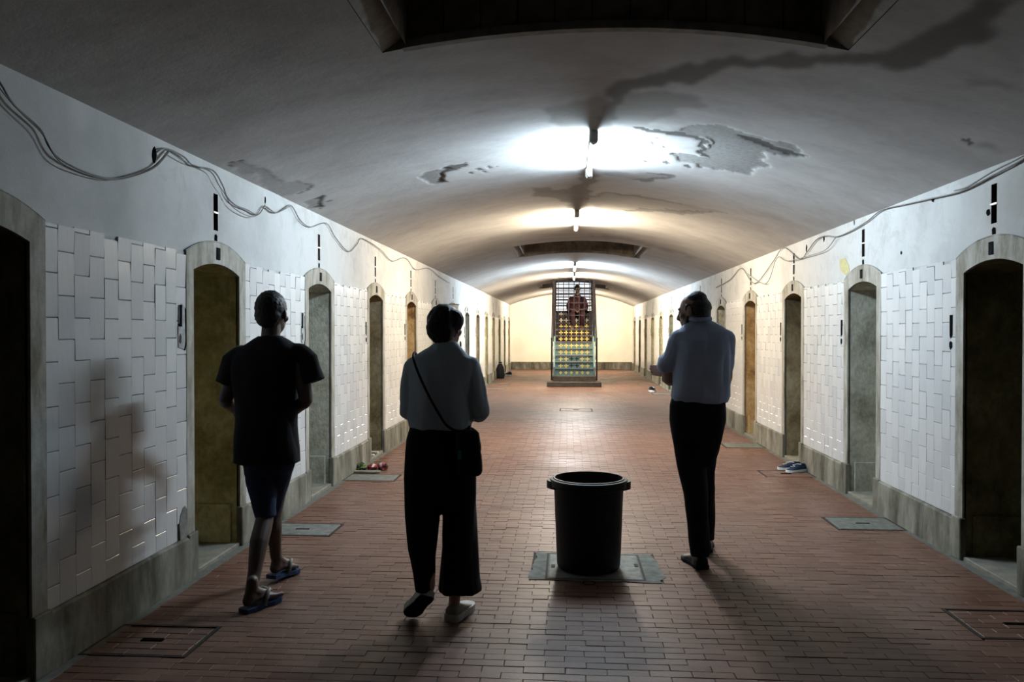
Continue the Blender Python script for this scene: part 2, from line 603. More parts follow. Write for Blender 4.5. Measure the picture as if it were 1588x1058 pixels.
        for i in range(n):
            x0 = IX0 + (IX1 - IX0) * i / n + 0.003
            x1 = IX0 + (IX1 - IX0) * (i + 1) / n - 0.003
            zb = max(vault(x0), vault(x1)) + 0.004
            o = MB().cbox(x0, x1, b - 0.005 - 0.006 * R.random(), b + 0.028, zb, top - 0.02, 0.003).build('plank', MAT['old_plank'], ceil)
        # curved lip at the far edge of the shaft
        m = MB()
        N = 24
        for i in range(N):
            x0 = IX0 - 0.02 + (IX1 - IX0 + 0.04) * i / N
            x1 = IX0 - 0.02 + (IX1 - IX0 + 0.04) * (i + 1) / N
            v = []
            for x in (x0, x1):
                z = vault(x)
                v += [(x, b - 0.035, z - 0.012), (x, b + 0.02, z - 0.012), (x, b + 0.02, z + 0.03), (x, b - 0.035, z + 0.03)]
            m.add(v, [(0, 1, 5, 4), (1, 2, 6, 5), (2, 3, 7, 6), (3, 0, 4, 7)])
        m.build('shaft_lip', MAT['worn_plaster_light'], ceil)
    return ceil


def side_wall(name, X, Hw, doors, s):
    """s = +1 when the corridor lies towards +x (left wall)."""
    m = MB()
    cuts = [Y0, Y1]
    for d in doors:
        cuts += [d + DW * i / 12 for i in range(13)]
        cuts += [d + DW / 2 - 0.033, d + DW / 2 + 0.033]
    cuts = sorted(set(round(c, 4) for c in cuts if Y0 <= c <= Y1))
    ext = X - s * 0.08
    def put(a, b, za, zb, ta, tb):
        if s > 0: m.quad((X, a, za), (X, b, zb), (X, b, tb), (X, a, ta))
        else: m.quad((X, b, zb), (X, a, za), (X, a, ta), (X, b, tb))
    for a, b in zip(cuts, cuts[1:]):
        ym = (a + b) / 2
        d = next((d for d in doors if d < ym < d + DW), None)
        if d is None:
            put(a, b, 0, 0, Hw + .03, Hw + .03)
        else:
            if abs(ym - d - DW / 2) < 0.034:
                put(a, b, arch(a, d), arch(b, d), 2.165, 2.165)
                put(a, b, 2.405, 2.405, Hw + .03, Hw + .03)
            else:
                put(a, b, arch(a, d), arch(b, d), Hw + .03, Hw + .03)
    o = m.build(name, MAT['wall_paint'], fix=False)
    tag(o, 'whitewashed corridor wall on the %s with tiled panels between arched cell doorways' % ('left' if s > 0 else 'right'), kind='structure')
    return o


def wall_slots(w, X, doors, s):
    """the vertical slot left by a pulled-out conduit above every doorway"""
    for d in doors:
        c = d + DW / 2
        m = MB()
        x1 = X - s * 0.07
        for a, b in ((c - .033, c - .033), (c + .033, c + .033)):
            m.quad((X, a, 2.165), (x1, a, 2.165), (x1, a, 2.405), (X, a, 2.405))
        m.quad((X, c - .033, 2.165), (X, c + .033, 2.165), (x1, c + .033, 2.165), (x1, c - .033, 2.165))
        m.quad((X, c - .033, 2.405), (X, c + .033, 2.405), (x1, c + .033, 2.405), (x1, c - .033, 2.405))
        m.quad((x1, c - .033, 2.165), (x1, c + .033, 2.165), (x1, c + .033, 2.405), (x1, c - .033, 2.405))
        o = m.build('conduit_slot', MAT['rusty_iron'], w)
        MB().box(min(X - s * .012, X + s * .004), max(X - s * .012, X + s * .004), c - .036, c + .036, 2.278, 2.288).build('slot_bracket', MAT['grey_metal'], o)
        # the smaller broken-out hole beneath
        jag = [(c - .02 - .006 * R.random(), 2.085 + .01 * R.random()), (c - .024, 2.11), (c - .02, 2.135), (c + .004, 2.142), (c + .022, 2.13), (c + .018, 2.10), (c + .02, 2.08)]
        mm = MB()
        n = len(jag)
        mm.add([(X + s * .002, y, z) for y, z in jag] + [(X - s * .02, y, z) for y, z in jag],
               [tuple(range(n))] + [(i, (i + 1) % n, n + (i + 1) % n, n + i) for i in range(n)])
        mm.build('conduit_hole', MAT['dark_hole'], w)


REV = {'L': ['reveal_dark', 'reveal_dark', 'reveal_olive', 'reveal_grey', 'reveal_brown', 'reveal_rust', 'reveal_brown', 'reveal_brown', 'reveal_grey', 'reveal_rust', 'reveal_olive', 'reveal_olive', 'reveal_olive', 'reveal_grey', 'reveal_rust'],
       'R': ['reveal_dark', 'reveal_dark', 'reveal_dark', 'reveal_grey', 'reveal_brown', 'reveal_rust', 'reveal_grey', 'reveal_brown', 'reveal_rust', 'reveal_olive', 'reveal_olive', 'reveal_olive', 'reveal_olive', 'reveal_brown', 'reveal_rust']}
ndoor = 0


def doorway(X, d, s, rev):
    global ndoor
    ndoor += 1
    r = empty('door_%d' % ndoor, (X, d + DW / 2, 0))
    side = 'left' if s > 0 else 'right'
    tag(r, 'arched stone-framed cell doorway in the %s wall' % side, kind='structure')
    N = 14
    def P(depth, y, z): return (s * depth, y - d - DW / 2, z)     # depth > 0 = out into the corridor
    # stone surround: band around the opening, 14 mm proud of the wall
    T = 0.014
    prof = [(d, d - SURR, 0.0, 0.0)]
    ins, outs = [], []
    ins.append((d, 0.0)); outs.append((d - SURR, 0.0))
    for z in (0.27, 0.6, 1.0, 1.4):
        ins.append((d, z)); outs.append((d - SURR, z))
    for i in range(N + 1):
        y = d + DW * i / N
        yo = d - SURR + (DW + 2 * SURR) * i / N
        ins.append((y, arch(y, d))); outs.append((yo, outer_arch(yo, d)))
    for z in (1.4, 1.0, 0.6, 0.27, 0.0):
        ins.append((d + DW, z)); outs.append((d + DW + SURR, z))
    m = MB()
    n = len(ins)
    jit = [R.uniform(-.003, .003) for _ in range(n)]
    v = []
    for (a, za), (b, zb), j in zip(ins, outs, jit):
        v += [P(T, a, za), P(T + .002 + j * .3, b, zb + j), P(-.01, a, za), P(-.01, b, zb + j)]
    f = []
    for i in range(n - 1):
        q, w_ = i * 4, i * 4 + 4
        f += [(q, q + 1, w_ + 1, w_), (q + 1, q + 3, w_ + 3, w_ + 1), (q + 2, q, w_, w_ + 2)]
    m.add(v, f)
    m.build('surround', MAT['jamb_stone'], r)
    # heavier foot block each side
    for ya in (d - SURR - .012, d + DW - 0.012):
        MB().cbox(*sorted((s * -.01, s * .034)), ya - d - DW / 2, ya + SURR + .024 - d - DW / 2, 0, PB + .012, .006).build('foot_block', MAT['plinth_concrete'], r)
    # reveal sleeve
    D = 0.52
    m = MB()
    ring = [(d, 0.0), (d, PB)] + [(d + DW * i / N, arch(d + DW * i / N, d)) for i in range(N + 1)] + [(d + DW, PB), (d + DW, 0.0)]
    steps = [-.0, -.06, -.09, -.3, -D]
    offs = [0, 0, .0, 0, 0]
    v = []
    for dep in steps:
        v += [P(dep, y, z) for y, z in ring]
    k = len(ring)
    f = [(a * k + i, a * k + i + 1, (a + 1) * k + i + 1, (a + 1) * k + i) for a in range(len(steps) - 1) for i in range(k - 1)]
    f.append(tuple((len(steps) - 1) * k + i for i in range(k)))
    m.add(v, f)
    m.build('reveal', MAT[rev], r)
    # low course of rougher render at the bottom of the far jamb and near jamb
    for ya, yb in ((d + DW - .02, d + DW + .0), (d, d + .02)):
        MB().cbox(*sorted((s * -.05, s * -D)), ya - d - DW / 2, yb - d - DW / 2, 0.0, PB + .03, .004).build('jamb_course', MAT[rev], r)
    MB().cbox(*sorted((s * .012, s * -D)), -DW / 2, DW / 2, -.02, .028, .006).build('threshold', MAT['threshold_stone'], r)
    # worn number plate on the keystone
    MB().cbox(*sorted((s * .010, s * .020)), -.028, .028, 1.972, 2.052, .003).build('keystone_plate', MAT['worn_plate'], r)
    # moulding line over the arch
    pts = []
    for i in range(17):
        yo = d - SURR + (DW + 2 * SURR) * i / 16
        pts.append(P(.012, yo, outer_arch(yo, d) + .004))
    MB().tube(pts, .006, 6).build('hood_mould', MAT['jamb_stone'], r)
    return r


TILEMESH = {}


def tile_mesh(w, h, s):
    k = (round(w, 3), round(h, 3), s)
    if k not in TILEMESH:
        m = MB()
        c, cv, th = 0.0028, 0.0008, 0.008
        a, b = w / 2, h / 2
        v = [(0, -a, -b), (0, a, -b), (0, a, b), (0, -a, b),
             (s * (th - .002), -a, -b), (s * (th - .002), a, -b), (s * (th - .002), a, b), (s * (th - .002), -a, b),
             (s * th, -a + cv, -b + c), (s * th, a - cv, -b + c), (s * th, a - cv, b - c), (s * th, -a + cv, b - c)]
        f = [(0, 1, 5, 4), (1, 2, 6, 5), (2, 3, 7, 6), (3, 0, 4, 7), (4, 5, 9, 8), (5, 6, 10, 9), (6, 7, 11, 10), (7, 4, 8, 11), (8, 9, 10, 11)]
        m.add(v, f)
        TILEMESH[k] = m.mesh('tile', MAT['wall_tile_glaze'])
    return TILEMESH[k]


ntrim = 0


def tile_panel(X, y0, y1, s, single, phase, skip=None):
    global ntrim
    ntrim += 1
    m = MB()
    m.box(*sorted((X - s * .02, X + s * .004)), y0, y1, PB, PT)
    root = m.build('trim_%d' % ntrim, MAT['tile_mortar'])
    tag(root, 'panel of glazed white upright wall tiles on the %s wall' % ('left' if s > 0 else 'right'), kind='structure')
    CW, TH, G = 0.122, 0.2, 0.0016
    cols = []
    y = y1
    i = 0
    while y > y0 + 0.012:
        a = max(y0, y - CW)
        cols.append((a, y, i)); y = a; i += 1
    bulk = MB()
    for a, b, i in cols:
        z = PB
        rows = []
        off = 0.1 if (i + phase) % 2 else 0.0
        zz = PB - off
        while zz < PT - 0.01:
            rows.append((max(PB, zz), min(PT + R.uniform(-.006, .006) if zz + TH >= PT else zz + TH, zz + TH)))
            zz += TH
        for q0, q1 in rows:
            if q1 - q0 < 0.02: continue
            cy, cz = (a + b) / 2, (q0 + q1) / 2
            if skip and skip(cy, cz): continue
            me = tile_mesh(b - a - .0002, q1 - q0 - 2 * G, s)
            up = cz > PT - 0.16
            if single:
                o = bpy.data.objects.new('tile', me)
                o.location = (X + s * (0.004 + R.uniform(0, .002)), cy, cz)
                o.rotation_euler = (0, R.gauss(0, .007) + (R.uniform(0.0, .05) * s if up else 0), R.gauss(0, .008))
                link(o, root)
            else:
                dx = X + s * (.004 + R.uniform(0, .002))
                ry = R.gauss(0, .006)
                bulk.add([(dx + v.co.x + v.co.z * ry, cy + v.co.y, cz + v.co.z) for v in me.vertices], [tuple(p.vertices) for p in me.polygons])
    if not single:
        o = bulk.build('tile', MAT['wall_tile_glaze'], root, fix=False)
        o['kind'] = 'stuff'
    return root


def lock_recess(X, y, s, root, ragged):
    """slot of the removed bolt at the edge of the tiles"""
    def plate(poly, d0, d1, nm, mat):
        n = len(poly)
        m = MB()
        m.add([(X + s * d0, a, z) for a, z in poly] + [(X + s * d1, a, z) for a, z in poly],
              [tuple(range(n)), tuple(range(n, 2 * n))] + [(i, (i + 1) % n, n + (i + 1) % n, n + i) for i in range(n)])
        return m.build(nm, MAT[mat], root)
    if ragged:
        plate([(y - .03, 1.655), (y + .012, 1.668), (y + .05, 1.64), (y + .055, 1.43), (y + .035, 1.395), (y - .038, 1.41), (y - .04, 1.535), (y - .032, 1.54)], .006, .0175, 'bolt_plate', 'grey_plaster')
        plate([(y - .024, 1.66), (y + .006, 1.662), (y + .004, 1.532), (y - .034, 1.532), (y - .034, 1.548), (y - .026, 1.55)], .010, .0195, 'bolt_slot', 'dark_hole')
        plate([(y + .042, 1.645), (y + .058, 1.625), (y + .062, 1.43), (y + .042, 1.39), (y + .030, 1.395), (y + .048, 1.44)], .010, .0190, 'bolt_gap', 'dark_hole')
        plate([(y - .03, 1.475), (y - .018, 1.492), (y - .003, 1.47), (y - .006, 1.44), (y - .02, 1.43), (y - .032, 1.445)], .010, .0195, 'key_hole', 'rusty_iron')
    else:
        plate([(y - .022, 1.615), (y + .018, 1.615), (y + .018, 1.475), (y + .006, 1.455), (y - .022, 1.478)], .010, .0165, 'bolt_slot', 'dark_hole')
        plate([(y - .018, 1.43), (y + .004, 1.438), (y + .024, 1.428), (y + .024, 1.40), (y + .006, 1.38), (y - .018, 1.398)], .010, .0165, 'key_hole', 'dark_hole')


def make_setting():
    simple('worn_plaster_light', (0.22, 0.20, 0.17), 0.85, var=0.3, scale=12, bump=0.3)
    simple('worn_plate', (0.016, 0.016, 0.017), 0.9, var=0.5, scale=40, spec=0.0)
    simple('grey_plaster', (0.30, 0.30, 0.29), 0.85, var=0.35, scale=30, bump=0.4)
    ceil = make_ceiling()
    for side, X, Hw, doors, s in (('left', XL, HL, DL, 1), ('right', XR, HR, DR, -1)):
        doors = [d for d in doors if d > Y0 + .3 and d + DW < Y1 - .05]
        w = side_wall('wall_' + side, X, Hw, doors, s)
        wall_slots(w, X, [d for d in doors if d > 4], s)
        revs = REV[side[0].upper()][-len(doors):] if len(doors) <= 15 else REV[side[0].upper()]
        base = empty('baseboard_' + side, (X, 0, 0))
        tag(base, 'stained concrete plinth along the foot of the %s wall' % side, kind='structure')
        for i, d in enumerate(doors):
            doorway(X, d, s, revs[i])
            e0 = d + DW + SURR
            e1 = (doors[i + 1] - SURR) if i + 1 < len(doors) else Y1
            skip = None
            if side == 'left' and 3 < e0 < 4:
                skip = lambda cy, cz: cy > 4.62 and cz < 0.40
            pn = tile_panel(X, e0, e1, s, 3 < e0 < 10 and (side == 'left' or e0 > 5), i, skip)
            if side == 'left' and e1 > 4 and i + 1 < len(doors): lock_recess(X, e1 - .066, s, pn, e1 < 7.5)
            if side == 'right' and e0 > 4: lock_recess(X, e0 + .066, s, pn, False)
            m = MB()
            ln = e1 - e0
            k = max(1, int(ln / .3))
            v, f = [], []
            for j in range(k + 1):
                y = e0 + ln * j / k
                t = .030 + R.uniform(-.004, .004)
                zt = PB + R.uniform(-.004, .006)
                v += [(0, y, 0), (s * (t + .004), y, 0), (s * t, y, zt - .012), (s * (t - .01), y, zt), (0, y, zt)]
                if j:
                    q = (j - 1) * 5
                    f += [(q + a, q + a + 1, q + a + 6, q + a + 5) for a in range(4)]
            f += [(0, 1, 2, 3, 4), tuple(5 * k + a for a in (4, 3, 2, 1, 0))]
            m.add(v, f).build('plinth_block', MAT['plinth_concrete'], base)
    # rounded patch of bare plaster low on the first left panel
    pts = [(4.61, .262), (4.60, .36), (4.615, .415), (4.645, .452), (4.67, .458), (4.695, .43), (4.70, .36), (4.70, .262)]
    m = MB(); n = len(pts)
    m.add([(XL + .003, y, z) for y, z in pts] + [(XL + .017, y, z) for y, z in pts],
          [tuple(range(n, 2 * n))] + [(i, (i + 1) % n, n + (i + 1) % n, n + i) for i in range(n)])
    m.build('plaster_patch', MAT['worn_plaster'], bpy.data.objects['wall_left'])
    pts = [on_side(a, b_, XR) for a, b_ in ((1303, 402), (1311, 400), (1316, 410), (1318, 420), (1312, 427), (1305, 421), (1302, 411))]
    m = MB(); n = len(pts)
    m.add([(XR - .003, p.y, p.z) for p in pts] + [(XR + .01, p.y, p.z) for p in pts], [tuple(range(n))] + [(i, (i + 1) % n, n + (i + 1) % n, n + i) for i in range(n)])
    simple('old_yellow_paint', (0.42, 0.38, 0.20), .9)
    m.build('bared_patch', MAT['old_yellow_paint'], bpy.data.objects['wall_right'])
    # end wall and the wall behind the camera
    for nm, y, mt in (('wall_end', Y1, 'end_wall_paint'),):
        m = MB()
        N = 40
        for i in range(N):
            a = XL + (XR - XL) * i / N; b = XL + (XR - XL) * (i + 1) / N
            m.quad((a, y, 0), (b, y, 0), (b, y, vault(b) + .02), (a, y, vault(a) + .02))
        o = m.build(nm, MAT[mt])
        tag(o, 'cream end wall closing the corridor behind the stairs' if nm == 'wall_end' else 'plain wall closing the near end of the corridor', kind='structure')
    o = MB().cbox(XL + .03, XR - .03, Y1 - .03, Y1 + .02, 0, .30, .006).build('baseboard_end', MAT['plinth_concrete'])
    tag(o, 'stained concrete plinth along the end wall', kind='structure')
    make_floor()


COVERS = {  # name: (x0, x1, y0, y1)
    'centre': (-0.17, 0.56, 4.87, 5.43)}
FLOOR_HOLES = [(-2.27, -1.755, 3.58, 3.97), (-2.27, -1.74, 5.79, 6.17), (-2.27, -1.735, 7.97, 8.35),
               (2.05, 2.56, 6.25, 6.67), (2.05, 2.56, 8.48, 8.88), (2.05, 2.56, 10.58, 11.06), (2.02, 2.56, 4.07, 4.5),
               (-0.15, 0.48, 15.28, 15.80), (-0.225, 0.575, 4.86, 5.46),
               (-2.27, -1.65, 22.9, 23.35), (-2.27, -1.62, 20.9, 21.3), (2.02, 2.56, 25.4, 25.8), (2.02, 2.56, 23.2, 23.6), (2.05, 2.56, 19.5, 19.9), (2.05, 2.56, 30.0, 30.4)]


def make_floor():
    fl = MB().quad((XL - .6, Y0, -.006), (XR + .6, Y0, -.006), (XR + .6, Y1, -.006), (XL - .6, Y1, -.006)).build('floor', MAT['floor_grout'])
    tag(fl, 'corridor floor paved with small worn terracotta bricks', kind='structure')
    # cement margin along both walls
    for s, X in ((1, XL), (-1, XR)):
        m = MB()
        k = 60
        v, f = [], []
        for j in range(k + 1):
            y = Y0 + (Y1 - Y0) * j / k
            e = .075 + R.uniform(-.008, .008)
            v += [(X, y, .001), (X + s * e, y, .001), (X + s * (e + .004), y, -.006)]
            if j: f += [(3 * j - 3, 3 * j - 2, 3 * j + 1, 3 * j), (3 * j - 2, 3 * j - 1, 3 * j + 2, 3 * j + 1)]
        m.add(v, f).build('cement_margin', MAT['cement_patch'], fl)
    BL, BD, G = 0.185, 0.0655, 0.0016
    rows = int((Y1 - 3.0) / BD)
    bricks = []
    xa, xb = XL + .07, XR - .07
    for r in range(-38, rows):
        y0 = 3.0 + r * BD
        if y0 < Y0: continue
        off = (0.5 if r % 2 else 0.0) * BL + R.uniform(-.006, .006)
        x = xa - off
        while x < xb:
            a, b = max(x, xa), min(x + BL, xb)
            x += BL
            if b - a < .02: continue
            pieces = [(a, b, y0, y0 + BD)]
            for h in FLOOR_HOLES:
                nxt = []
                for p in pieces:
                    if p[1] <= h[0] or p[0] >= h[1] or p[3] <= h[2] or p[2] >= h[3]:
                        nxt.append(p); continue
                    if p[0] < h[0]: nxt.append((p[0], h[0], p[2], p[3]))
                    if p[1] > h[1]: nxt.append((h[1], p[1], p[2], p[3]))
                    xa_, xb_ = max(p[0], h[0]), min(p[1], h[1])
                    if p[2] < h[2]: nxt.append((xa_, xb_, p[2], h[2]))
                    if p[3] > h[3]: nxt.append((xa_, xb_, h[3], p[3]))
                pieces = nxt
            for p in pieces:
                if p[1] - p[0] > .012 and p[3] - p[2] > .012:
                    bricks.append((p[0] + G, p[1] - G, p[2] + G * .8, p[3] - G * .8))
    def vis(b):
        c = Vector(((b[0] + b[1]) / 2, b[2], 0)) - CAM
        z = c.dot(FW)
        if z < .1: return 0
        px = W / 2 + F * c.dot(RT) / z
        py = H / 2 - F * c.dot(UP) / z
        return (1 / z) if (-20 < px < W + 20 and py < H + 10) else 0
    order = sorted(range(len(bricks)), key=lambda i: -vis(bricks[i]))
    near = set(order[:300])
    cache = {}
    bulk = MB(); tones = []
    c = .0014
    for i, (a, b, y0, y1) in enumerate(bricks):
        w, dpt = round(b - a, 3), round(y1 - y0, 4)
        zt = R.uniform(-.0015, .0015)
        tx, ty = R.gauss(0, .004), R.gauss(0, .006)
        A, B = w / 2, dpt / 2
        base = [(-A, -B, -.008), (A, -B, -.008), (A, B, -.008), (-A, B, -.008),
                (-A, -B, -.001), (A, -B, -.001), (A, B, -.001), (-A, B, -.001),
                (-A + c, -B + c, 0), (A - c, -B + c, 0), (A - c, B - c, 0), (-A + c, B - c, 0)]
        fs = [(0, 1, 5, 4), (1, 2, 6, 5), (2, 3, 7, 6), (3, 0, 4, 7), (4, 5, 9, 8), (5, 6, 10, 9), (6, 7, 11, 10), (7, 4, 8, 11), (8, 9, 10, 11)]
        if i in near:
            k = (w, dpt)
            if k not in cache:
                cache[k] = MB().add(base, fs).mesh('brick', MAT['terracotta_brick'], fix=False)
            o = bpy.data.objects.new('brick', cache[k])
            o.location = ((a + b) / 2, (y0 + y1) / 2, zt)
            o.rotation_euler = (ty, tx, 0)
            link(o, fl)
        else:
            far = (y0 > 14)
            pts = base[4:] if far else base
            f2 = [tuple(q - 4 for q in f_) for f_ in fs[4:]] if far else fs
            cx, cy = (a + b) / 2, (y0 + y1) / 2
            bulk.add([(cx + p[0], cy + p[1], p[2] + zt - p[0] * tx + p[1] * ty) for p in pts], f2)
            tones += [R.random()] * len(pts)
    o = bulk.build('brick', MAT['terracotta_brick'], fl, fix=False)
    at = o.data.attributes.new('tone', 'FLOAT', 'POINT')
    at.data.foreach_set('value', tones)
    o['kind'] = 'stuff'


make_setting()
# ================================================================== lamps
def make_lamps():
    words = ['nearest fluorescent tube lamp on the vault, giving cool white light',
             'second fluorescent tube lamp along the vault, giving warm yellow light',
             'third fluorescent tube lamp along the vault, beyond the second ceiling shaft',
             'fourth fluorescent tube lamp along the vault, just before the stairs',
             'last fluorescent tube lamp, hidden behind the stairs by the end wall']
    for i, (a, b, x, c, k) in enumerate(LAMPS):
        t = empty('tube_lamp', (x, (a + b) / 2, 2.965))
        tag(t, words[i], 'lamp', 'fluorescent lamps down the crown of the vault')
        L = (b - a) / 2
        zt = vault(x) - 2.965
        MB().cbox(-.022, .022, -L, L, zt - .042, zt - .012, .006).build('housing', MAT['lamp_body'], t)
        mt = MAT['tube_glow_cool' if c == COOL else 'tube_glow_warm'].copy()
        mt.node_tree.nodes['Principled BSDF'].inputs['Emission Strength'].default_value = LAMP_POWER * k
        MB().tube([(0, -L + .05, 0), (0, L - .05, 0)], .0145, 12).build('tube', mt, t, smooth=True)
        for e in (-1, 1):
            y0, y1 = sorted((e * (L - .03), e * (L + .06)))
            m = MB()
            m.cbox(-.032, .032, y0, y1, -.020, zt - .014, .012)
            m.tube([(0, e * (L - .09), 0), (0, e * (L - .02), 0)], .017, 12)
            m.build('tube_holder', MAT['lamp_holder'], t)


# ================================================================== stairs
def make_stairs():
    simple('stair_paint', (0.075, 0.115, 0.105), 0.6, var=0.25, scale=12)
    simple('stair_dark', (0.008, 0.005, 0.006), 0.7, var=0.3, scale=12)  # near-black tone for rails, gate, cheeks and the upper risers
    simple('cross_yellow', (0.50, 0.36, 0.085), 0.6, var=0.1)
    simple('cross_pale', (0.40, 0.37, 0.28), 0.6, var=0.1)
    simple('plinth_brown', (0.05, 0.036, 0.026), 0.8, var=0.35, scale=10, bump=0.3)
    t = NT('panel_glow', 0.5)  # glow of a panel added to make a bright patch behind the stair head
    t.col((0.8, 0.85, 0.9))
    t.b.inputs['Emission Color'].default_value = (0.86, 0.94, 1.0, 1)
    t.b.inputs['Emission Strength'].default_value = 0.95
    X0 = 0.187
    st = empty('staircase', (X0, 22.1, 0))
    tag(st, 'steep green iron staircase with yellow crosses on its risers, rising into the vault', 'staircase')
    Y = lambda y: y - 22.1
    MB().cbox(-.745, .735, Y(22.0), Y(22.5), 0, .135, .012).build('plinth_slab', MAT['plinth_brown'], st)
    MB().cbox(-.60, .60, Y(22.22), Y(22.75), .13, .285, .008).build('plinth_step', MAT['plinth_brown'], st)
    H0, RS, RN, N = .285, .185, .2, 14
    hw = .53
    for k in range(N):
        y = Y(22.36 + RN * k)
        z = H0 + RS * k
        mt = MAT['stair_paint'] if k < 5 else MAT['stair_dark']
        if k < 10:
            r = MB().cbox(-hw, hw, y, y + .008, z + .004, z + RS - .03, .002).build('riser', mt, st)
            for c in range(6):
                cx = -hw + .155 + (2 * hw - .31) * c / 5
                cz = z + RS * .47
                blank = k in (1, 2) and c in (2, 3)
                a = .060 if k else .042
                m = MB()
                m.box(cx - a, cx + a, y - .005, y + .004, cz - .013, cz + .013)
                m.box(cx - .013, cx + .013, y - .005, y + .004, cz - a, cz + a)
                m.build('cross', MAT['stair_dark'] if blank else MAT['cross_yellow'] if k < 8 else MAT['cross_pale'], r)
        else:
            r = MB()
            for zz in (z + .05, z + .14):
                r.box(-hw, hw, y, y + .012, zz - .008, zz + .008)
            r.build('riser_bars', MAT['stair_dark'], st)
        MB().cbox(-hw, hw, y - .02, y + RN + .004, z + RS - .028, z + RS, .004).build('tread', MAT['stair_dark'] if k >= 5 else MAT['stair_edge'], st)
    for e in (-1, 1):
        m = MB()
        x0, x1 = sorted((e * (hw + .002), e * (hw + .05)))
        ya, yb = Y(22.3), Y(22.36 + RN * N)
        za, zb = .27, H0 + RS * N
        v = []
        for x in (x0, x1):
            v += [(x, ya, za), (x, ya + .12, za), (x, yb + .1, zb - .06), (x, yb + .1, zb + .12), (x, ya, za + .26)]
        m.add(v, [(4, 3, 2, 1, 0), (5, 6, 7, 8, 9)] + [(i, (i + 1) % 5, 5 + (i + 1) % 5, 5 + i) for i in range(5)])
        m.build('stringer', MAT['stair_paint'], st)
        # handrail with posts on the lower flight
        m = MB()
        m.tube([(e * (hw + .09), Y(22.34), .16), (e * (hw + .09), Y(22.34), 1.30)], .022, 8)
        m.lathe([(0.001, .05), (.028, .035), (.03, .01), (.018, -.01)], 8, (e * (hw + .09), Y(22.34), 1.30))
        m.build('newel_post', MAT['stair_dark'], st)
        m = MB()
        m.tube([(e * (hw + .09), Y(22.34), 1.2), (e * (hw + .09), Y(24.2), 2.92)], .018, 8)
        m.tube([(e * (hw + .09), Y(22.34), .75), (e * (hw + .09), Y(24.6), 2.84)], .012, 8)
        m.build('handrail', MAT['stair_dark'], st)
        for q in range(5):
            y = 22.75 + q * .4
            zb_ = .36 + (y - 22.36) / RN * RS
            MB().tube([(e * (hw + .075), Y(y), zb_), (e * (hw + .09), Y(y), zb_ + .82)], .011, 6).build('baluster', MAT['stair_paint'], st)
        # dark boarded cheek of the upper flight
        m = MB()
        x0, x1 = sorted((e * (hw + .012), e * (hw + .075)))
        v = []
        pol = [(23.32, 1.22), (25.3, 3.0), (25.3, 3.05), (23.32, 3.05)]
        for x in (x0, x1): v += [(x, Y(y), min(z, 3.045 - .0)) for y, z in pol]
        m.add(v, [(3, 2, 1, 0), (4, 5, 6, 7)] + [(i, (i + 1) % 4, 4 + (i + 1) % 4, 4 + i) for i in range(4)])
        m.build('cheek_panel', MAT['stair_dark'], st)
    for z0, z1 in ((1.215, 1.245), (2.985, 3.03)):
        MB().box(-hw, hw, Y(23.30), Y(23.32), z0, z1).build('gate_frame', MAT['stair_dark'], st)
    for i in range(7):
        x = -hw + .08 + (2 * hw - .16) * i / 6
        MB().box(x - .011, x + .011, Y(23.29), Y(23.305), 1.215, 3.02).build('gate_bar', MAT['stair_dark'], st)
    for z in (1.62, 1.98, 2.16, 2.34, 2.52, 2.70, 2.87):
        MB().box(-hw, hw, Y(23.28), Y(23.292), z - .011, z + .011).build('gate_rail', MAT['stair_dark'], st)
    p = MB().cbox(-hw, hw, Y(25.26), Y(25.28), 1.95, 3.05, .003).build('added_glow_panel', MAT['panel_glow'], st)
    p['label'] = 'pale glowing panel added behind the head of the stairs'


# ================================================================== bin, covers, cables, small things
def make_bin():
    t = NT('bin_plastic', 0.5, spec=0.2)
    nz = t.noise(30, 4, 0.6, t.coord(obj=True))
    t.col(t.ramp(nz, [(0.3, (0.006, 0.006, 0.0065)), (0.7, (0.010, 0.010, 0.011))]))
    b = empty('rubbish_bin', (0.135, 5.13, 0.012))
    tag(b, 'big round black plastic rubbish bin standing open on a steel floor cover', 'bin')
    m = MB()
    prof = [(0.001, .006), (.17, .006), (.183, 0.0), (.196, .004), (.200, .02), (.205, .12), (.218, .47), (.220, .50), (.224, .505), (.222, .545), (.214, .545), (.212, .50), (.196, .10), (.185, .03), (.001, .025)]
    m.lathe(prof, 64)
    m.build('body', MAT['bin_plastic'], b, angle=0.6)
    m = MB()
    m.lathe([(.214, .520), (.236, .520), (.240, .512), (.2445, .514), (.246, .548), (.242, .558), (.226, .560), (.222, .566), (.214, .566), (.212, .52), (.214, .520)], 64)
    m.build('rim', MAT['bin_plastic'], b, angle=0.6)
    for e in (-1, 1):
        m = MB()
        a0 = 0 if e > 0 else PI
        pts = []
        for q in range(13):
            a = a0 + (q - 6) * .065
            r = .236 + .030 * math.cos((q - 6) / 6 * PI / 2)
            pts.append((r * math.cos(a), r * math.sin(a)))
        inner = [(.222 * math.cos(a0 + (q - 6) * .065), .222 * math.sin(a0 + (q - 6) * .065)) for q in range(12, -1, -1)]
        m.prism(pts + inner, .500, .548)
        m.build('handle', MAT['bin_plastic'], b)


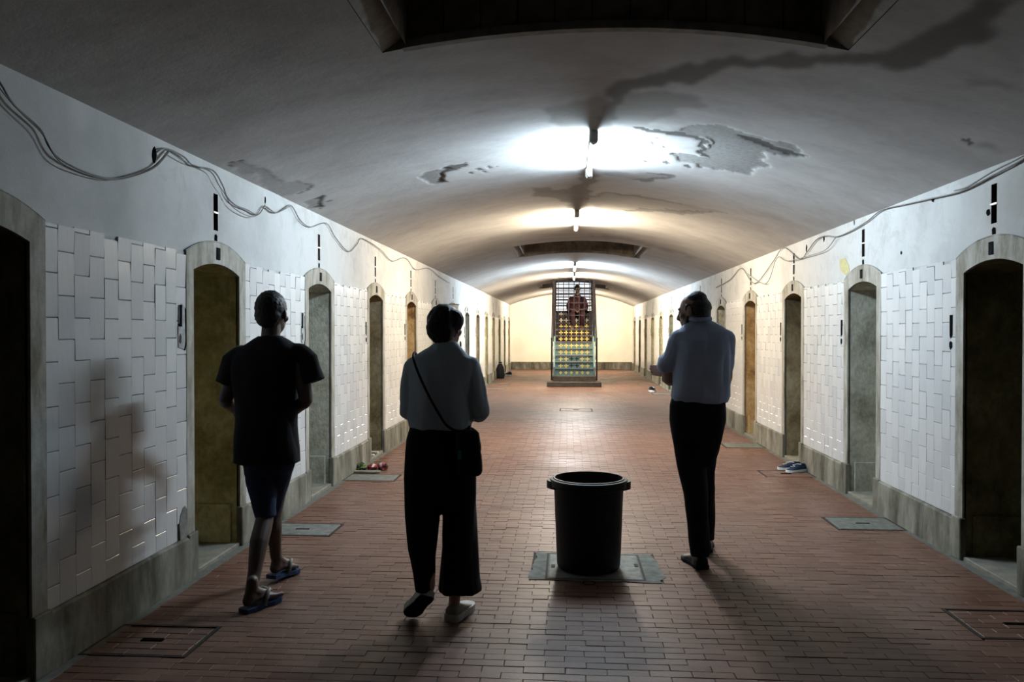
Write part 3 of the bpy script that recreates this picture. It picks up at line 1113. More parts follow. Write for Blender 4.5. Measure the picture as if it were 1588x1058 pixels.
def cover(name, x0, x1, y0, y1, label, mat, brick=False, hole=True, group='drain covers set into the brick floor'):
    """flush lid in a steel angle frame"""
    cx, cy = (x0 + x1) / 2, (y0 + y1) / 2
    o = empty(name, (cx, cy, 0))
    tag(o, label, 'cover', group)
    hx, hy = (x1 - x0) / 2, (y1 - y0) / 2
    m = MB()
    for a, b, c, d in ((-hx, hx, -hy, -hy + .014), (-hx, hx, hy - .014, hy), (-hx, -hx + .014, -hy + .014, hy - .014), (hx - .014, hx, -hy + .014, hy - .014)):
        m.box(a, b, c, d, -.006, .0035)
    m.build('frame', MAT['rusty_iron'], o)
    if not brick:
        l = MB().cbox(-hx + .02, hx - .02, -hy + .02, hy - .02, -.005, .004, .003).build('lid', MAT[mat], o)
    else:
        l = MB().box(-hx + .02, hx - .02, -hy + .02, hy - .02, -.006, -.002).build('lid', MAT['floor_grout'], o)
        y = -hy + .024
        r = 0
        while y < hy - .03:
            yb = min(y + .0655, hy - .024)
            x = -hx + .024 - (r % 2) * .09
            while x < hx - .03:
                a, b = max(x, -hx + .024), min(x + .185, hx - .024)
                if b - a > .02:
                    MB().cbox(a + .0015, b - .0015, y + .0015, yb - .0015, -.006, .001 + R.uniform(-.001, .001), .002).build('brick', MAT['terracotta_brick'], l)
                x += .185
            y += .0655
            r += 1
    if hole:
        MB().cbox(-.055, .055, -.016, .016, -.004, .0065, .004).build('lifting_slot', MAT['dark_hole'], o)
    return o


def cable(name, label, pts, r, mat='cable_rubber', group=None, n=6):
    """a cable smoothed through points"""
    P = [Vector(p) for p in pts]
    out = []
    for i in range(len(P) - 1):
        p0 = P[max(0, i - 1)]; p1 = P[i]; p2 = P[i + 1]; p3 = P[min(len(P) - 1, i + 2)]
        for k in range(5):
            t = k / 5
            out.append(0.5 * ((2 * p1) + (p2 - p0) * t + (2 * p0 - 5 * p1 + 4 * p2 - p3) * t * t + (3 * p1 - p0 - 3 * p2 + p3) * t ** 3))
    out.append(P[-1])
    o = MB().tube(out, r, n).build(name, MAT[mat], smooth=True)
    return tag(o, label, 'cable', group)


def make_cables():
    Lw = lambda pts, off=.018: [on_side(x, y, XL + off) for x, y in pts]
    Rw = lambda pts, off=.018: [on_side(x, y, XR - off) for x, y in pts]
    A = Lw([(-40, 70), (0, 128), (22, 163), (62, 200), (75, 226), (92, 246), (130, 266), (170, 277), (200, 273), (232, 262), (248, 250), (262, 233)])
    cable('wall_cable', 'black cable sagging in one long loop over the nearest left tile panel', A, .0048)
    B = Lw([(-40, 78), (0, 137), (30, 172), (66, 208), (90, 248), (128, 268), (172, 279), (205, 274), (240, 260), (262, 236)], .03)
    cable('wall_cable', 'thinner second cable following the long sagging loop over the nearest left tiles', B, .003)
    C = Lw([(243, 236), (252, 231), (263, 232), (285, 243), (300, 257), (330, 264), (345, 287), (352, 305), (365, 318), (382, 325), (400, 333), (411, 318)])
    cable('wall_cable', 'black cable dropping past the slot of the first whole left doorway', C, .005)
    D = Lw([(263, 235), (290, 252), (326, 266), (338, 285), (348, 300), (362, 322), (388, 336), (402, 332), (412, 320), (428, 330), (450, 320)], .03)
    cable('wall_cable', 'loose thin cable twisting beside the dropped one near the first left doorway', D, .003)
    E = Lw([(411, 320), (428, 330), (440, 324), (452, 319), (466, 342), (482, 352), (506, 346), (520, 368), (540, 390), (553, 380), (562, 370), (590, 387), (608, 405), (629, 400), (644, 418), (665, 416), (680, 428), (697, 439)])
    cable('wall_cable', 'grey cable hanging in short loops along the top of the far left wall', E, .0048)
    Fp = Rw([(1640, 212), (1588, 246), (1540, 272), (1490, 297), (1440, 309), (1400, 318), (1367, 326), (1345, 343), (1320, 358), (1298, 367), (1280, 366), (1266, 372), (1252, 390), (1240, 402), (1215, 384), (1198, 407), (1170, 440), (1150, 416), (1133, 433), (1110, 446)])
    cable('wall_cable', 'long grey cable running down along the top of the right wall', Fp, .0055)
    G = Rw([(1640, 205), (1588, 241), (1540, 266), (1500, 290), (1480, 296)], .03)
    cable('wall_cable', 'short pale cable clipped above the nearest right doorway', G, .005)
    K = Rw([(1296, 368), (1281, 387), (1257, 396), (1221, 405), (1205, 400), (1188, 440), (1160, 425)], .03)
    cable('wall_cable', 'thin cable drooping in loops over the third right doorway', K, .004)
    # junction holes broken into the wall where the cables go in
    wl, wr = bpy.data.objects['wall_left'], bpy.data.objects['wall_right']
    for X, s, lst, par in ((XL, 1, [(239, 239, .055, .10), (411, 311, .03, .06)], wl),
                           (XR, -1, [(1278, 370, .05, .07), (1251, 385, .05, .09), (1447, 310, .05, .04), (1533, 330, .05, .05), (1325, 345, .02, .05), (1398, 392, .03, .03)], wr)):
        for px, py, w, h in lst:
            p = on_side(px, py, X)
            pts = []
            for k in range(9):
                a = 2 * PI * k / 9
                q = R.uniform(.7, 1.1)
                pts.append((p.y + w / 2 * q * math.cos(a), p.z + h / 2 * q * math.sin(a)))
            m = MB()
            n = 9
            m.add([(X + s * .003, a, b) for a, b in pts] + [(X - s * .004, a, b) for a, b in pts], [tuple(range(n))] + [(i, (i + 1) % n, n + (i + 1) % n, n + i) for i in range(n)])
            m.build('cable_hole', MAT['dark_hole'], par)


def shoe_mesh(L=.26, w=.1, h=.09):
    """low trainer pointing to +y, sole at z=0: returns upper and sole MBs"""
    sec = [(-.5, .62, .95, .55), (-.44, .78, 1.0, .0), (-.3, .84, .98, 0), (-.1, .82, .86, 0), (.08, .9, .72, 0), (.25, 1.0, .52, 0), (.38, .92, .40, 0), (.47, .66, .30, 0), (.5, .35, .2, 0)]
    up, so = MB(), MB()
    n = 12
    v = []
    for y, ww, hh, _ in sec:
        for k in range(n):
            a = PI * k / (n - 1)
            v.append((w / 2 * ww * math.cos(a), y * L, .022 + (h * hh - .022) * max(0, math.sin(a)) ** .75))
    m = len(sec)
    f = [(i * n + k, i * n + k + 1, (i + 1) * n + k + 1, (i + 1) * n + k) for i in range(m - 1) for k in range(n - 1)]
    f += [tuple(range(n)), tuple((m - 1) * n + k for k in range(n))]
    up.add(v, f)
    poly = [(w / 2 * ww * 1.06, y * L * 1.02) for y, ww, _, _ in sec] + [(-w / 2 * ww * 1.06, y * L * 1.02) for y, ww, _, _ in reversed(sec)]
    so.prism(poly, 0, .026)
    return up, so


def make_small():
    simple('navy_canvas', (0.010, 0.020, 0.042), 0.8, var=0.4, scale=30)
    simple('white_rubber', (0.62, 0.62, 0.6), 0.6)
    simple('black_canvas', (0.015, 0.015, 0.016), 0.8)
    simple('red_wrap', (0.24, 0.022, 0.02), 0.35, var=0.3, scale=30)
    simple('green_wrap', (0.09, 0.125, 0.03), 0.4, var=0.5, scale=25)
    simple('black_wrap', (0.012, 0.012, 0.012), 0.3)
    simple('pale_wrap', (0.36, 0.35, 0.32), 0.5)
    simple('slat_wood', (0.20, 0.19, 0.15), 0.8, var=0.3)
    c = []
    H_ = FLOOR_HOLES
    cover('drain_cover', *H_[0], 'brick-topped floor cover with a lifting slot beside the nearest left tiles', None, True)
    cover('drain_cover', *H_[1], 'grey steel floor cover with chipped edges behind the man in the black tee', 'cover_steel')
    cover('drain_cover', *H_[2], 'greenish steel floor cover in front of the crumpled bright wrappers', 'cover_steel', hole=False)
    cover('drain_cover', *H_[3], 'broken grey floor cover at the foot of the right wall by the second doorway', 'cement_patch')
    cover('drain_cover', *H_[4], 'brick-topped floor cover beside the blue shoes', None, True)
    cover('drain_cover', *H_[5], 'flat grey floor cover just past the man in the blue shirt', 'cement_patch', hole=False)
    cover('drain_cover', *H_[6], 'brick-topped floor cover by the nearest right doorway', None, True)
    cover('drain_cover', *H_[7], 'square floor cover in mid-corridor in front of the stairs', None, True)
    far = ['dark floor cover left of the stairs, farther of two', 'dark floor cover left of the stairs, nearer of two',
           'dark floor cover by the far right wall, second farthest', 'dark floor cover by the far right wall, third farthest',
           'dark floor cover by the far right wall, nearest beyond the lost shoe', 'dark floor cover by the far right wall, close to the end wall']
    for h, l in zip(H_[9:], far):
        cover('drain_cover', *h, l, 'cover_steel', hole=False)
    # steel cover with cement collar beneath the bin
    fl = bpy.data.objects['floor']
    rr = random.Random(5)
    poly = []
    for x0, y0, x1, y1, n in ((-.235, 4.855, .56, 4.845, 12), (.56, 4.845, .60, 4.98, 4), (.60, 4.98, .565, 5.46, 6), (.565, 5.46, -.2, 5.47, 12), (-.2, 5.47, -.235, 4.855, 9)):
        for k in range(n):
            t = k / n
            poly.append((x0 + (x1 - x0) * t + rr.uniform(-.012, .012), y0 + (y1 - y0) * t + rr.uniform(-.010, .010)))
    o = MB().prism(poly, -.006, .003).build('cement_collar', MAT['cement_patch'], fl)
    o = cover('bin_cover', -.135, .475, 4.875, 5.44, 'scuffed steel floor cover set in cement beneath the black bin', 'cover_steel', hole=False, group=None)
    for x, y in ((-.26, -.02), (.27, .03)):
        MB().cbox(x - .012, x + .012, y - .03, y + .03, -.003, .008, .002).build('lifting_lug', MAT['rusty_iron'], o)
    t = empty('drain_plug', (.13, 4.82, 0))
    tag(t, 'small dark drain hole in the bricks in front of the bin cover', 'drain')
    MB().lathe([(.001, .0), (.03, .0), (.036, .004), (.040, .001)], 20).build('rim', MAT['dark_hole'], t)

    # crumpled wrappers by the left wall
    def lump(name, label, c, r, mats, seed, sq=.75):
        rs = random.Random(seed)
        bm = bmesh.new()
        bmesh.ops.create_icosphere(bm, subdivisions=3, radius=1)
        ph = [(rs.uniform(2.5, 8), Vector((rs.gauss(0, 1), rs.gauss(0, 1), rs.gauss(0, 1))).normalized(), rs.random() * 6) for _ in range(9)]
        for v in bm.verts:
            d = 1 + sum(.085 * abs(math.sin(f * v.co.dot(a) + p)) for f, a, p in ph) - .38
            v.co = Vector((v.co.x * r * d, v.co.y * r * d, max(-.6, v.co.z) * r * d * sq))
        zmin = min(v.co.z for v in bm.verts)
        me = bpy.data.meshes.new(name)
        for q in mats: me.materials.append(MAT[q])
        for f in bm.faces:
            a = math.atan2(f.calc_center_median().z, f.calc_center_median().x)
            f.material_index = int((a + PI) / (2 * PI) * len(mats) * 2) % len(mats)
        bm.to_mesh(me); bm.free()
        o = link(bpy.data.objects.new(name, me))
        o.location = (c[0], c[1], -zmin + c[2])
        tag(o, label, 'wrapper', 'crumpled wrappers by the left wall')
        return o
    b = MB().cbox(-.14, .14, -.03, .03, 0, .018, .003).build('wooden_slat', MAT['slat_wood'])
    b.location = (-2.12, 8.43, .006)
    tag(b, 'short weathered wooden slat lying in front of the wrappers', 'slat')
    lump('crumpled_wrapper', 'crumpled green and black wrapper against the left plinth', (-2.222, 8.57, .002), .052, ['green_wrap', 'black_wrap', 'green_wrap', 'black_wrap'], 1, .9)
    lump('crumpled_wrapper', 'crumpled red and white wrapper between the green and the black one', (-2.112, 8.60, .002), .050, ['red_wrap', 'pale_wrap', 'red_wrap', 'red_wrap', 'black_wrap'], 2)
    lump('crumpled_wrapper', 'crumpled black, red and white wrapper farthest out on the floor', (-2.000, 8.63, .002), .052, ['black_wrap', 'red_wrap', 'pale_wrap', 'red_wrap'], 3, .85)
    # slatted grate lying on the threshold of the third left doorway
    g = empty('grate', (-2.36, 9.5, .028))
    tag(g, 'small slatted board lying on the threshold behind the wrappers', 'board')
    for k in range(4):
        MB().cbox(-.07, .07, -.2 + k * .1, -.14 + k * .1, .0, .02, .003).build('slat', MAT['pale_wrap' if k % 2 else 'black_wrap'], g)

    def pair(x, y, rz, mat, label, cat, group, n=2, gap=.11, sc=1.0):
        for k in range(n):
            t = empty('shoe', (x + (k - .5) * gap * math.cos(rz), y + (k - .5) * gap * math.sin(rz), .0045), rz + (.25 if k else -.1))
            t.scale = (sc,) * 3
            tag(t, label[k], cat, group)
            u, so = shoe_mesh()
            u.build('upper', MAT[mat], t, smooth=True)
            so.build('sole', MAT['white_rubber'], t)
            MB().tube([(-.03, -.05, .085), (0, -.02, .088), (.03, .02, .075), (-.025, .04, .068), (.025, .06, .06)], .004, 5).build('laces', MAT['white_rubber'], t)
            m = MB()
            m.lathe([(.001, 0), (.030, .0), (.034, .006), (.03, .010)], 14, (0, -.075, .078))
            m.build('collar', MAT['black_canvas'], t)
    pair(2.425, 8.88, PI / 2 + .25, 'navy_canvas', ['navy blue shoe by the right plinth, farther of the pair', 'navy blue shoe by the right plinth, nearer of the pair, on the cover edge'], 'shoe', 'blue shoes by the right wall', gap=-.15, sc=.93)
    pair(-2.13, 27.6, .3, 'navy_canvas', ['blue shoe far down by the left wall, nearer the wall', 'blue shoe far down by the left wall, nearer the stairs'], 'shoe', 'shoes far down by the left wall', gap=.2, sc=1.5)
    pair(2.2, 20.6, -.3, 'black_canvas', ['lone dark shoe on the floor beyond the elbow of the man in the blue shirt'], 'shoe', None, n=1, sc=1.3)
    # dark sack leaning by the left wall far away
    s = empty('sack', (-2.16, 25.9, 0))
    tag(s, 'dark bundle leaning against the far left plinth', 'bundle')
    m = MB()
    m.lathe([(.001, 0), (.12, .01), (.15, .12), (.13, .3), (.08, .44), (.045, .48), (.06, .53), (.001, .53)], 12)
    m.build('body', MAT['black_canvas'], s, smooth=True)
    MB().lathe([(.05, .47), (.055, .48), (.05, .49)], 12).build('tie', MAT['slat_wood'], s)
    # scrap of white paper by the right wall
    p = MB()
    p.add([(0, 0, 0), (.12, .01, .01), (.13, .10, .005), (.06, .12, .04), (-.01, .09, .003)], [(0, 1, 3, 4), (1, 2, 3)])
    p.add([(0, 0, -.002), (.12, .01, .008), (.13, .10, .003), (.06, .12, .038), (-.01, .09, .001)], [(4, 3, 1, 0), (3, 2, 1)])
    o = p.build('paper_scrap', MAT['pale_wrap'])
    o.location = (2.05, 20.2, .004)
    tag(o, 'crumpled scrap of white paper on the bricks by the far right wall', 'paper')
    # bracket lantern on the far left wall, and a round switch
    p = on_side(705, 477, XL + .12)
    l = empty('wall_bracket', p)
    tag(l, 'pale bracket light fixed to the left wall above the woman', 'lamp')
    m = MB()
    m.lathe([(.001, -.09), (.05, -.09), (.085, .02), (.09, .05), (.001, .06)], 16)
    m.build('shade', MAT['white_rubber'], l, smooth=True)
    MB().lathe([(.088, .045), (.095, .05), (.095, .065), (.001, .07)], 16).build('cap', MAT['lamp_holder'], l)
    MB().tube([(-.12, 0, .05), (-.06, 0, .09), (0, 0, .07)], .01, 6).build('arm', MAT['lamp_holder'], l)
    p = on_side(714, 534, XL + .018)
    o = MB().lathe([(.001, .02), (.05, .018), (.062, .008), (.065, -.02)], 18).xform(Matrix.Rotation(PI / 2, 4, 'Y')).build('wall_switch', MAT['black_canvas'])
    o.location = p
    tag(o, 'round black switch on the left wall beside the woman\'s jaw', 'switch')


simple('stair_edge', (0.012, 0.016, 0.022), 0.7, var=0.3, scale=12)
make_lamps()
make_stairs()
make_bin()
make_cables()
make_small()
# ================================================================== people
from mathutils import noise as mnoise


def remesh(mb, name, mat, parent, voxel=.006, smooth=3, wrinkle=0.0, wf=9.0, stretch=(1, 1, 1), seed=0.0, k=0.5):
    """union of closed shapes into one continuous skin"""
    me = mb.mesh(name + '_raw', [])
    o = bpy.data.objects.new(name + '_raw', me)
    COL.objects.link(o)
    r = o.modifiers.new('r', 'REMESH'); r.mode = 'VOXEL'; r.voxel_size = voxel
    s = o.modifiers.new('s', 'SMOOTH'); s.iterations = smooth; s.factor = k
    dg = bpy.context.evaluated_depsgraph_get()
    out = bpy.data.meshes.new_from_object(o.evaluated_get(dg))
    bpy.data.objects.remove(o); bpy.data.meshes.remove(me)
    out.name = name
    if wrinkle:
        n = len(out.vertices)
        nor = np.empty(n * 3); out.vertices.foreach_get('normal', nor); nor = nor.reshape(-1, 3)
        co = np.empty(n * 3); out.vertices.foreach_get('co', co); co = co.reshape(-1, 3)
        off = Vector((seed, seed * 1.7, seed * .3))
        for i in range(n):
            p = Vector((co[i][0] * stretch[0], co[i][1] * stretch[1], co[i][2] * stretch[2])) * wf + off
            d = abs(mnoise.noise(p)) * 1.3 + .4 * mnoise.noise(p * 2.3) - .3
            co[i] += nor[i] * d * wrinkle
        out.vertices.foreach_set('co', co.reshape(-1))
    out.polygons.foreach_set('use_smooth', [True] * len(out.polygons))
    out.materials.clear(); out.materials.append(MAT[mat]); out.update()
    return link(bpy.data.objects.new(name, out), parent)


def capsule(m, pts, rs, n=14):
    """closed tapered limb with rounded ends"""
    pts = [Vector(p) for p in pts]
    # spline through the joints
    P, Rr = [], []
    for i in range(len(pts) - 1):
        p0 = pts[max(0, i - 1)]; p1 = pts[i]; p2 = pts[i + 1]; p3 = pts[min(len(pts) - 1, i + 2)]
        for q in range(4):
            t = q / 4
            c = 0.5 * ((2 * p1) + (p2 - p0) * t + (2 * p0 - 5 * p1 + 4 * p2 - p3) * t * t + (3 * p1 - p0 - 3 * p2 + p3) * t ** 3)
            P.append(p1.lerp(p2, t).lerp(c, .6)); Rr.append(rs[i] * (1 - t) + rs[i + 1] * t)
    P.append(pts[-1]); Rr.append(rs[-1])
    a = (P[0] - P[1]).normalized(); b = (P[-1] - P[-2]).normalized()
    S, SR = [], []
    for f in (.98, .75, .4):
        S.append(P[0] + a * Rr[0] * f); SR.append(Rr[0] * math.sqrt(1 - f * f))
    E_, ER = [], []
    for f in (.4, .75, .98):
        E_.append(P[-1] + b * Rr[-1] * f); ER.append(Rr[-1] * math.sqrt(1 - f * f))
    m.tube(S + P + E_, SR + Rr + ER, n)


def ellipsoid(m, c, rx, ry, rz, rot=None, n=20):
    c = Vector(c)
    v, f = [], []
    for i in range(1, n // 2):
        a = PI * i / (n // 2)
        for k in range(n):
            b = 2 * PI * k / n
            p = Vector((rx * math.sin(a) * math.cos(b), ry * math.sin(a) * math.sin(b), rz * math.cos(a)))
            v.append(c + (rot @ p if rot else p))
    top = Vector((0, 0, rz)); bot = Vector((0, 0, -rz))
    v += [c + (rot @ top if rot else top), c + (rot @ bot if rot else bot)]
    L = n // 2 - 1
    for i in range(L - 1):
        for k in range(n):
            f.append((i * n + k, (i + 1) * n + k, (i + 1) * n + (k + 1) % n, i * n + (k + 1) % n))
    for k in range(n):
        f.append((L * n, k, (k + 1) % n))
        f.append((L * n + 1, (L - 1) * n + (k + 1) % n, (L - 1) * n + k))
    m.add(v, f)


def loft(m, rings):
    n = len(rings[0])
    v = [p for r in rings for p in r]
    f = [(i * n + k, i * n + (k + 1) % n, (i + 1) * n + (k + 1) % n, (i + 1) * n + k) for i in range(len(rings) - 1) for k in range(n)]
    f += [tuple(reversed(range(n))), tuple((len(rings) - 1) * n + k for k in range(n))]
    m.add(v, f)


class Fig:
    """a figure measured against the ground it stands on; Y is its distance down the corridor"""
    def __init__(s, name, label, x, y, cat='person'):
        s.y = y
        s.root = empty(name, (x, y, 0))
        s.o = Vector((x, y, 0))
        tag(s.root, label, cat)

    def K(s, px, py, dy=0.0):
        return at_depth(px, py, s.y + dy) - s.o

    def G(s, px, py):
        return on_floor(px, py) - s.o

    def rings(s, rows, n=32, p=2.2, folds=None, yaw=0.0):
        """rows: (py, x left, x right, half depth, dy, [fold amount])"""
        out = []
        for row in rows:
            py, xl, xr, hd, dy = row[:5]
            fa = row[5] if len(row) > 5 else 0
            a, b = s.K(xl, py, dy), s.K(xr, py, dy)
            c = (a + b) / 2
            hw = (b - a).length / 2
            r = []
            for k in range(n):
                t = 2 * PI * k / n
                ct, st = math.cos(t), math.sin(t)
                g = 1.0
                if fa and folds: g += fa * math.sin(folds * t + 1.3) + fa * .5 * math.sin((folds * 2 + 1) * t)
                x = hw * math.copysign(abs(ct) ** (2 / p), ct) * g
                y = hd * math.copysign(abs(st) ** (2 / p), st) * g
                r.append(c + Vector((x * math.cos(yaw) - y * math.sin(yaw), x * math.sin(yaw) + y * math.cos(yaw), 0)))
            out.append(r)
        return out


def head_shape(m, c, yaw, sc=1.0, pitch=0.0):
    """c = centre of the skull; yaw 0 looks towards +y, positive turns to the left"""
    M = Matrix.Rotation(yaw, 3, 'Z') @ Matrix.Rotation(pitch, 3, 'X')
    P = lambda x, y, z: Vector(c) + M @ (Vector((x, y, z)) * sc)
    ellipsoid(m, P(0, -.012, .015), .076 * sc, .096 * sc, .098 * sc, M)
    ellipsoid(m, P(0, .030, -.055), .058 * sc, .064 * sc, .066 * sc, M)
    ellipsoid(m, P(0, .062, -.092), .030 * sc, .028 * sc, .024 * sc, M)      # chin
    ellipsoid(m, P(0, .076, .022), .050 * sc, .016 * sc, .014 * sc, M)      # brow
    capsule(m, [P(0, .086, .012), P(0, .104, -.022), P(0, .108, -.032)], [.008 * sc, .012 * sc, .014 * sc], 10)   # nose
    for e in (-1, 1):
        ellipsoid(m, P(e * .012, .098, -.036), .010 * sc, .009 * sc, .008 * sc, M, 12)
        ellipsoid(m, P(e * .048, .052, -.028), .024 * sc, .024 * sc, .022 * sc, M, 14)      # cheek
        ellipsoid(m, P(e * .080, -.006, -.008), .010 * sc, .020 * sc, .033 * sc, M @ Matrix.Rotation(e * .35, 3, 'Z'), 14)  # ear
    ellipsoid(m, P(0, .088, -.058), .024 * sc, .010 * sc, .006 * sc, M, 14)
    ellipsoid(m, P(0, .086, -.068), .021 * sc, .011 * sc, .007 * sc, M, 14)
    return P, M


def eyes(P, M, sc, parent):
    for e in (-1, 1):
        m = MB()
        ellipsoid(m, P(e * .031, .074, .001), .0125 * sc, .0125 * sc, .0125 * sc, M, 14)
        m.build('eye', MAT['eye_white'], parent, smooth=True)


def hand(m, wrist, fwd, palm_n, side, curl=.9, sc=1.0):
    """palm with five bent fingers; fwd along the forearm, palm_n out of the palm, side +1 when the thumb leaves towards fwd x palm_n"""
    f = Vector(fwd).normalized()
    n = Vector(palm_n); n = (n - f * n.dot(f)).normalized()
    t = f.cross(n) * side
    w = Vector(wrist)
    capsule(m, [w - f * .03, w + f * .012 * sc, w + f * .03 * sc], [.027 * sc, .024 * sc, .026 * sc], 12)
    for q in (-.024, -.008, .008, .024):
        capsule(m, [w + f * .018 * sc + t * q * .7 * sc, w + f * .085 * sc + t * q * sc], [.0155 * sc, .0125 * sc], 10)
    lens = [.094, .103, .096, .076]
    for i, q in enumerate((.027, .009, -.009, -.027)):
        base = w + f * .085 * sc + t * q * sc
        L = lens[i] * sc
        pts = [base - f * .02]
        p = base.copy()
        a = 0
        for seg, fr in enumerate((.46, .30, .24)):
            a += curl * (.55, .75, .5)[seg] * (1 + .08 * (i - 1.5))
            p = p + (f * math.cos(a) + n * math.sin(a)) * L * fr
            pts.append(p.copy())
        capsule(m, pts, [.0105 * sc, .0095 * sc, .0085 * sc, .0072 * sc], 9)
    b = w + f * .022 * sc + t * .022 * sc
    k1 = b + (f * .55 + t * .75 + n * .25).normalized() * .042 * sc
    k2 = k1 + (f * .8 + t * .25 + n * .5).normalized() * .034 * sc
    k3 = k2 + (f * .85 + n * .55 - t * .1).normalized() * .026 * sc
    capsule(m, [b - t * .01, k1, k2, k3], [.014 * sc, .0125 * sc, .0105 * sc, .0085 * sc], 9)


def foot(m, ankle, heel, toe, side, sc=1.0):
    """bare foot between the heel and toe points on the ground"""
    h, t, a = Vector(heel), Vector(toe), Vector(ankle)
    d = (t - h); L = d.length; d.normalize()
    u = Vector((0, 0, 1)); r = d.cross(u).normalized(); u = r.cross(d)
    P = lambda x, y, z: h + d * (y * L) + r * x * sc + u * z * sc
    capsule(m, [a + Vector((0, 0, .05)), a, P(0, .16, .045), P(0, .14, .032)], [.031 * sc, .032 * sc, .034 * sc, .030 * sc], 12)
    capsule(m, [P(0, .12, .03), P(0, .45, .042), P(0, .66, .026)], [.031 * sc, .032 * sc, .026 * sc], 12)
    capsule(m, [a, P(0, .42, .05), P(0, .62, .03)], [.034 * sc, .030 * sc, .026 * sc], 12)
    for q in (-.028, -.010, .010, .028):
        capsule(m, [P(q * .6, .40, .03), P(q, .74, .018)], [.020 * sc, .0165 * sc], 10)
    lens = (.98, .99, .96, .93, .88)
    for i, q in enumerate((-.034, -.015, .001, .017, .032)):
        x = q * side
        capsule(m, [P(x * .9, .68, .018), P(x, lens[i] - .06, .015), P(x * 1.02, lens[i] - .01, .011)], [.0125 * sc, .0115 * sc if i else .0145 * sc, .0085 * sc if i else .012 * sc], 8)


def shoe(name, heel, toe, width, hgt, sole_h, parent, upper_mat, sole_mat, up=None, label=None, band=None):
    """closed shoe from heel to toe"""
    h, t = Vector(heel), Vector(toe)
    d = t - h; L = d.length; d.normalize()
    u = Vector(up) if up else Vector((0, 0, 1))
    r = d.cross(u).normalized(); u = r.cross(d)
    sec = [(0.0, .55, .75), (.05, .80, .98), (.18, .86, 1.0), (.36, .80, .92), (.52, .86, .70), (.70, 1.0, .52), (.86, .90, .42), (.96, .62, .32), (1.0, .30, .18)]
    n = 16
    rings = []
    for y, ww, hh in sec:
        rg = []
        for k in range(n):
            a = 2 * PI * k / n
            x = width / 2 * ww * math.cos(a)
            z = sole_h + (hgt * hh - sole_h) * (max(0, math.sin(a)) ** .8)
            if math.sin(a) < 0: z = sole_h - .004
            rg.append(h + d * (y * L) + r * x + u * z)
        rings.append(rg)
    m = MB(); loft(m, rings)
    o = remesh(m, name, upper_mat, parent, .006, 3)
    m = MB()
    for z0, z1, w_ in ((0, sole_h, 1.06),):
        poly = [(width / 2 * ww * w_, y * L * 1.03 - .015 * L) for y, ww, _ in sec] + [(-width / 2 * ww * w_, y * L * 1.03 - .015 * L) for y, ww, _ in reversed(sec)]
        k = len(poly)
        v = [h + d * y + r * x + u * z0 for x, y in poly] + [h + d * y + r * x + u * z1 for x, y in poly]
        m.add(v, [tuple(range(k)), tuple(range(k, 2 * k))] + [(i, (i + 1) % k, k + (i + 1) % k, k + i) for i in range(k)])
    s = m.build('sole', MAT[sole_mat], o)
    if band:
        m = MB()
        poly = [(width / 2 * ww * 1.0, y * L) for y, ww, _ in sec] + [(-width / 2 * ww * 1.0, y * L) for y, ww, _ in reversed(sec)]
        k = len(poly)
        v = [h + d * y + r * x - u * .006 for x, y in poly] + [h + d * y + r * x + u * .002 for x, y in poly]
        m.add(v, [tuple(range(k)), tuple(range(k, 2 * k))] + [(i, (i + 1) % k, k + (i + 1) % k, k + i) for i in range(k)])
        m.build('outsole', MAT[band], o)
    if label: o['label'] = label
    return o


def people_materials():
    def skin(nm, c):
        t = NT(nm, 0.5, spec=0.4)
        nz = t.noise(14, 4, .6, t.coord(obj=True))
        t.col(t.ramp(nz, [(.3, tuple(x * .85 for x in c)), (.7, c)]))
    skin('skin_dark', (0.062, 0.036, 0.026))
    skin('skin_fair', (0.42, 0.25, 0.18))
    skin('skin_tan', (0.34, 0.20, 0.14))
    simple('eye_white', (0.6, 0.58, 0.55), 0.3)

    def cloth(nm, c, v=.2):
        t = NT(nm, 0.9, spec=0.15)
        nz = t.noise(120, 3, .6, t.coord(obj=True))
        n2 = t.noise(4, 4, .6, t.coord(obj=True))
        cc = t.ramp(n2, [(.3, tuple(x * (1 - v) for x in c)), (.7, c)])
        t.col(cc); t.bump(nz, .15, .002)
    cloth('tee_black', (0.013, 0.012, 0.014))
    cloth('shorts_navy', (0.020, 0.030, 0.062))
    cloth('blouse_blue', (0.47, 0.54, 0.61))
    cloth('trouser_black', (0.010, 0.010, 0.011))
    cloth('shirt_blue', (0.40, 0.455, 0.59))
    cloth('slacks_dark', (0.010, 0.010, 0.014))
    cloth('maroon_cloth', (0.017, 0.004, 0.006))
    cloth('bag_dark', (0.018, 0.015, 0.013))
    simple('bag_teal', (0.02, 0.16, 0.12), .6)
    simple('flipflop_blue', (0.02, 0.035, 0.085), .6)
    simple('flipflop_strap', (0.2, 0.19, 0.17), .35)
    simple('leather_black', (0.012, 0.011, 0.011), .3)
    simple('shoe_white', (0.55, 0.54, 0.50), .6)
    simple('shoe_grey', (0.28, 0.25, 0.22), .7)
    simple('sole_dark', (0.015, 0.015, 0.016), .8)
    t = NT('hair_black', .55, spec=.3)
    nz = t.noise(160, 3, .6, t.coord((1, 1, .25), obj=True))
    t.col(t.ramp(nz, [(.3, (.006, .005, .005)), (.7, (.016, .014, .013))])); t.bump(nz, .6, .004)
    t = NT('hair_grey', .55, spec=.3)
    nz = t.noise(160, 3, .6, t.coord((1, 1, .25), obj=True))
    t.col(t.ramp(nz, [(.3, (.010, .009, .008)), (.75, (.06, .058, .055))])); t.bump(nz, .6, .004)


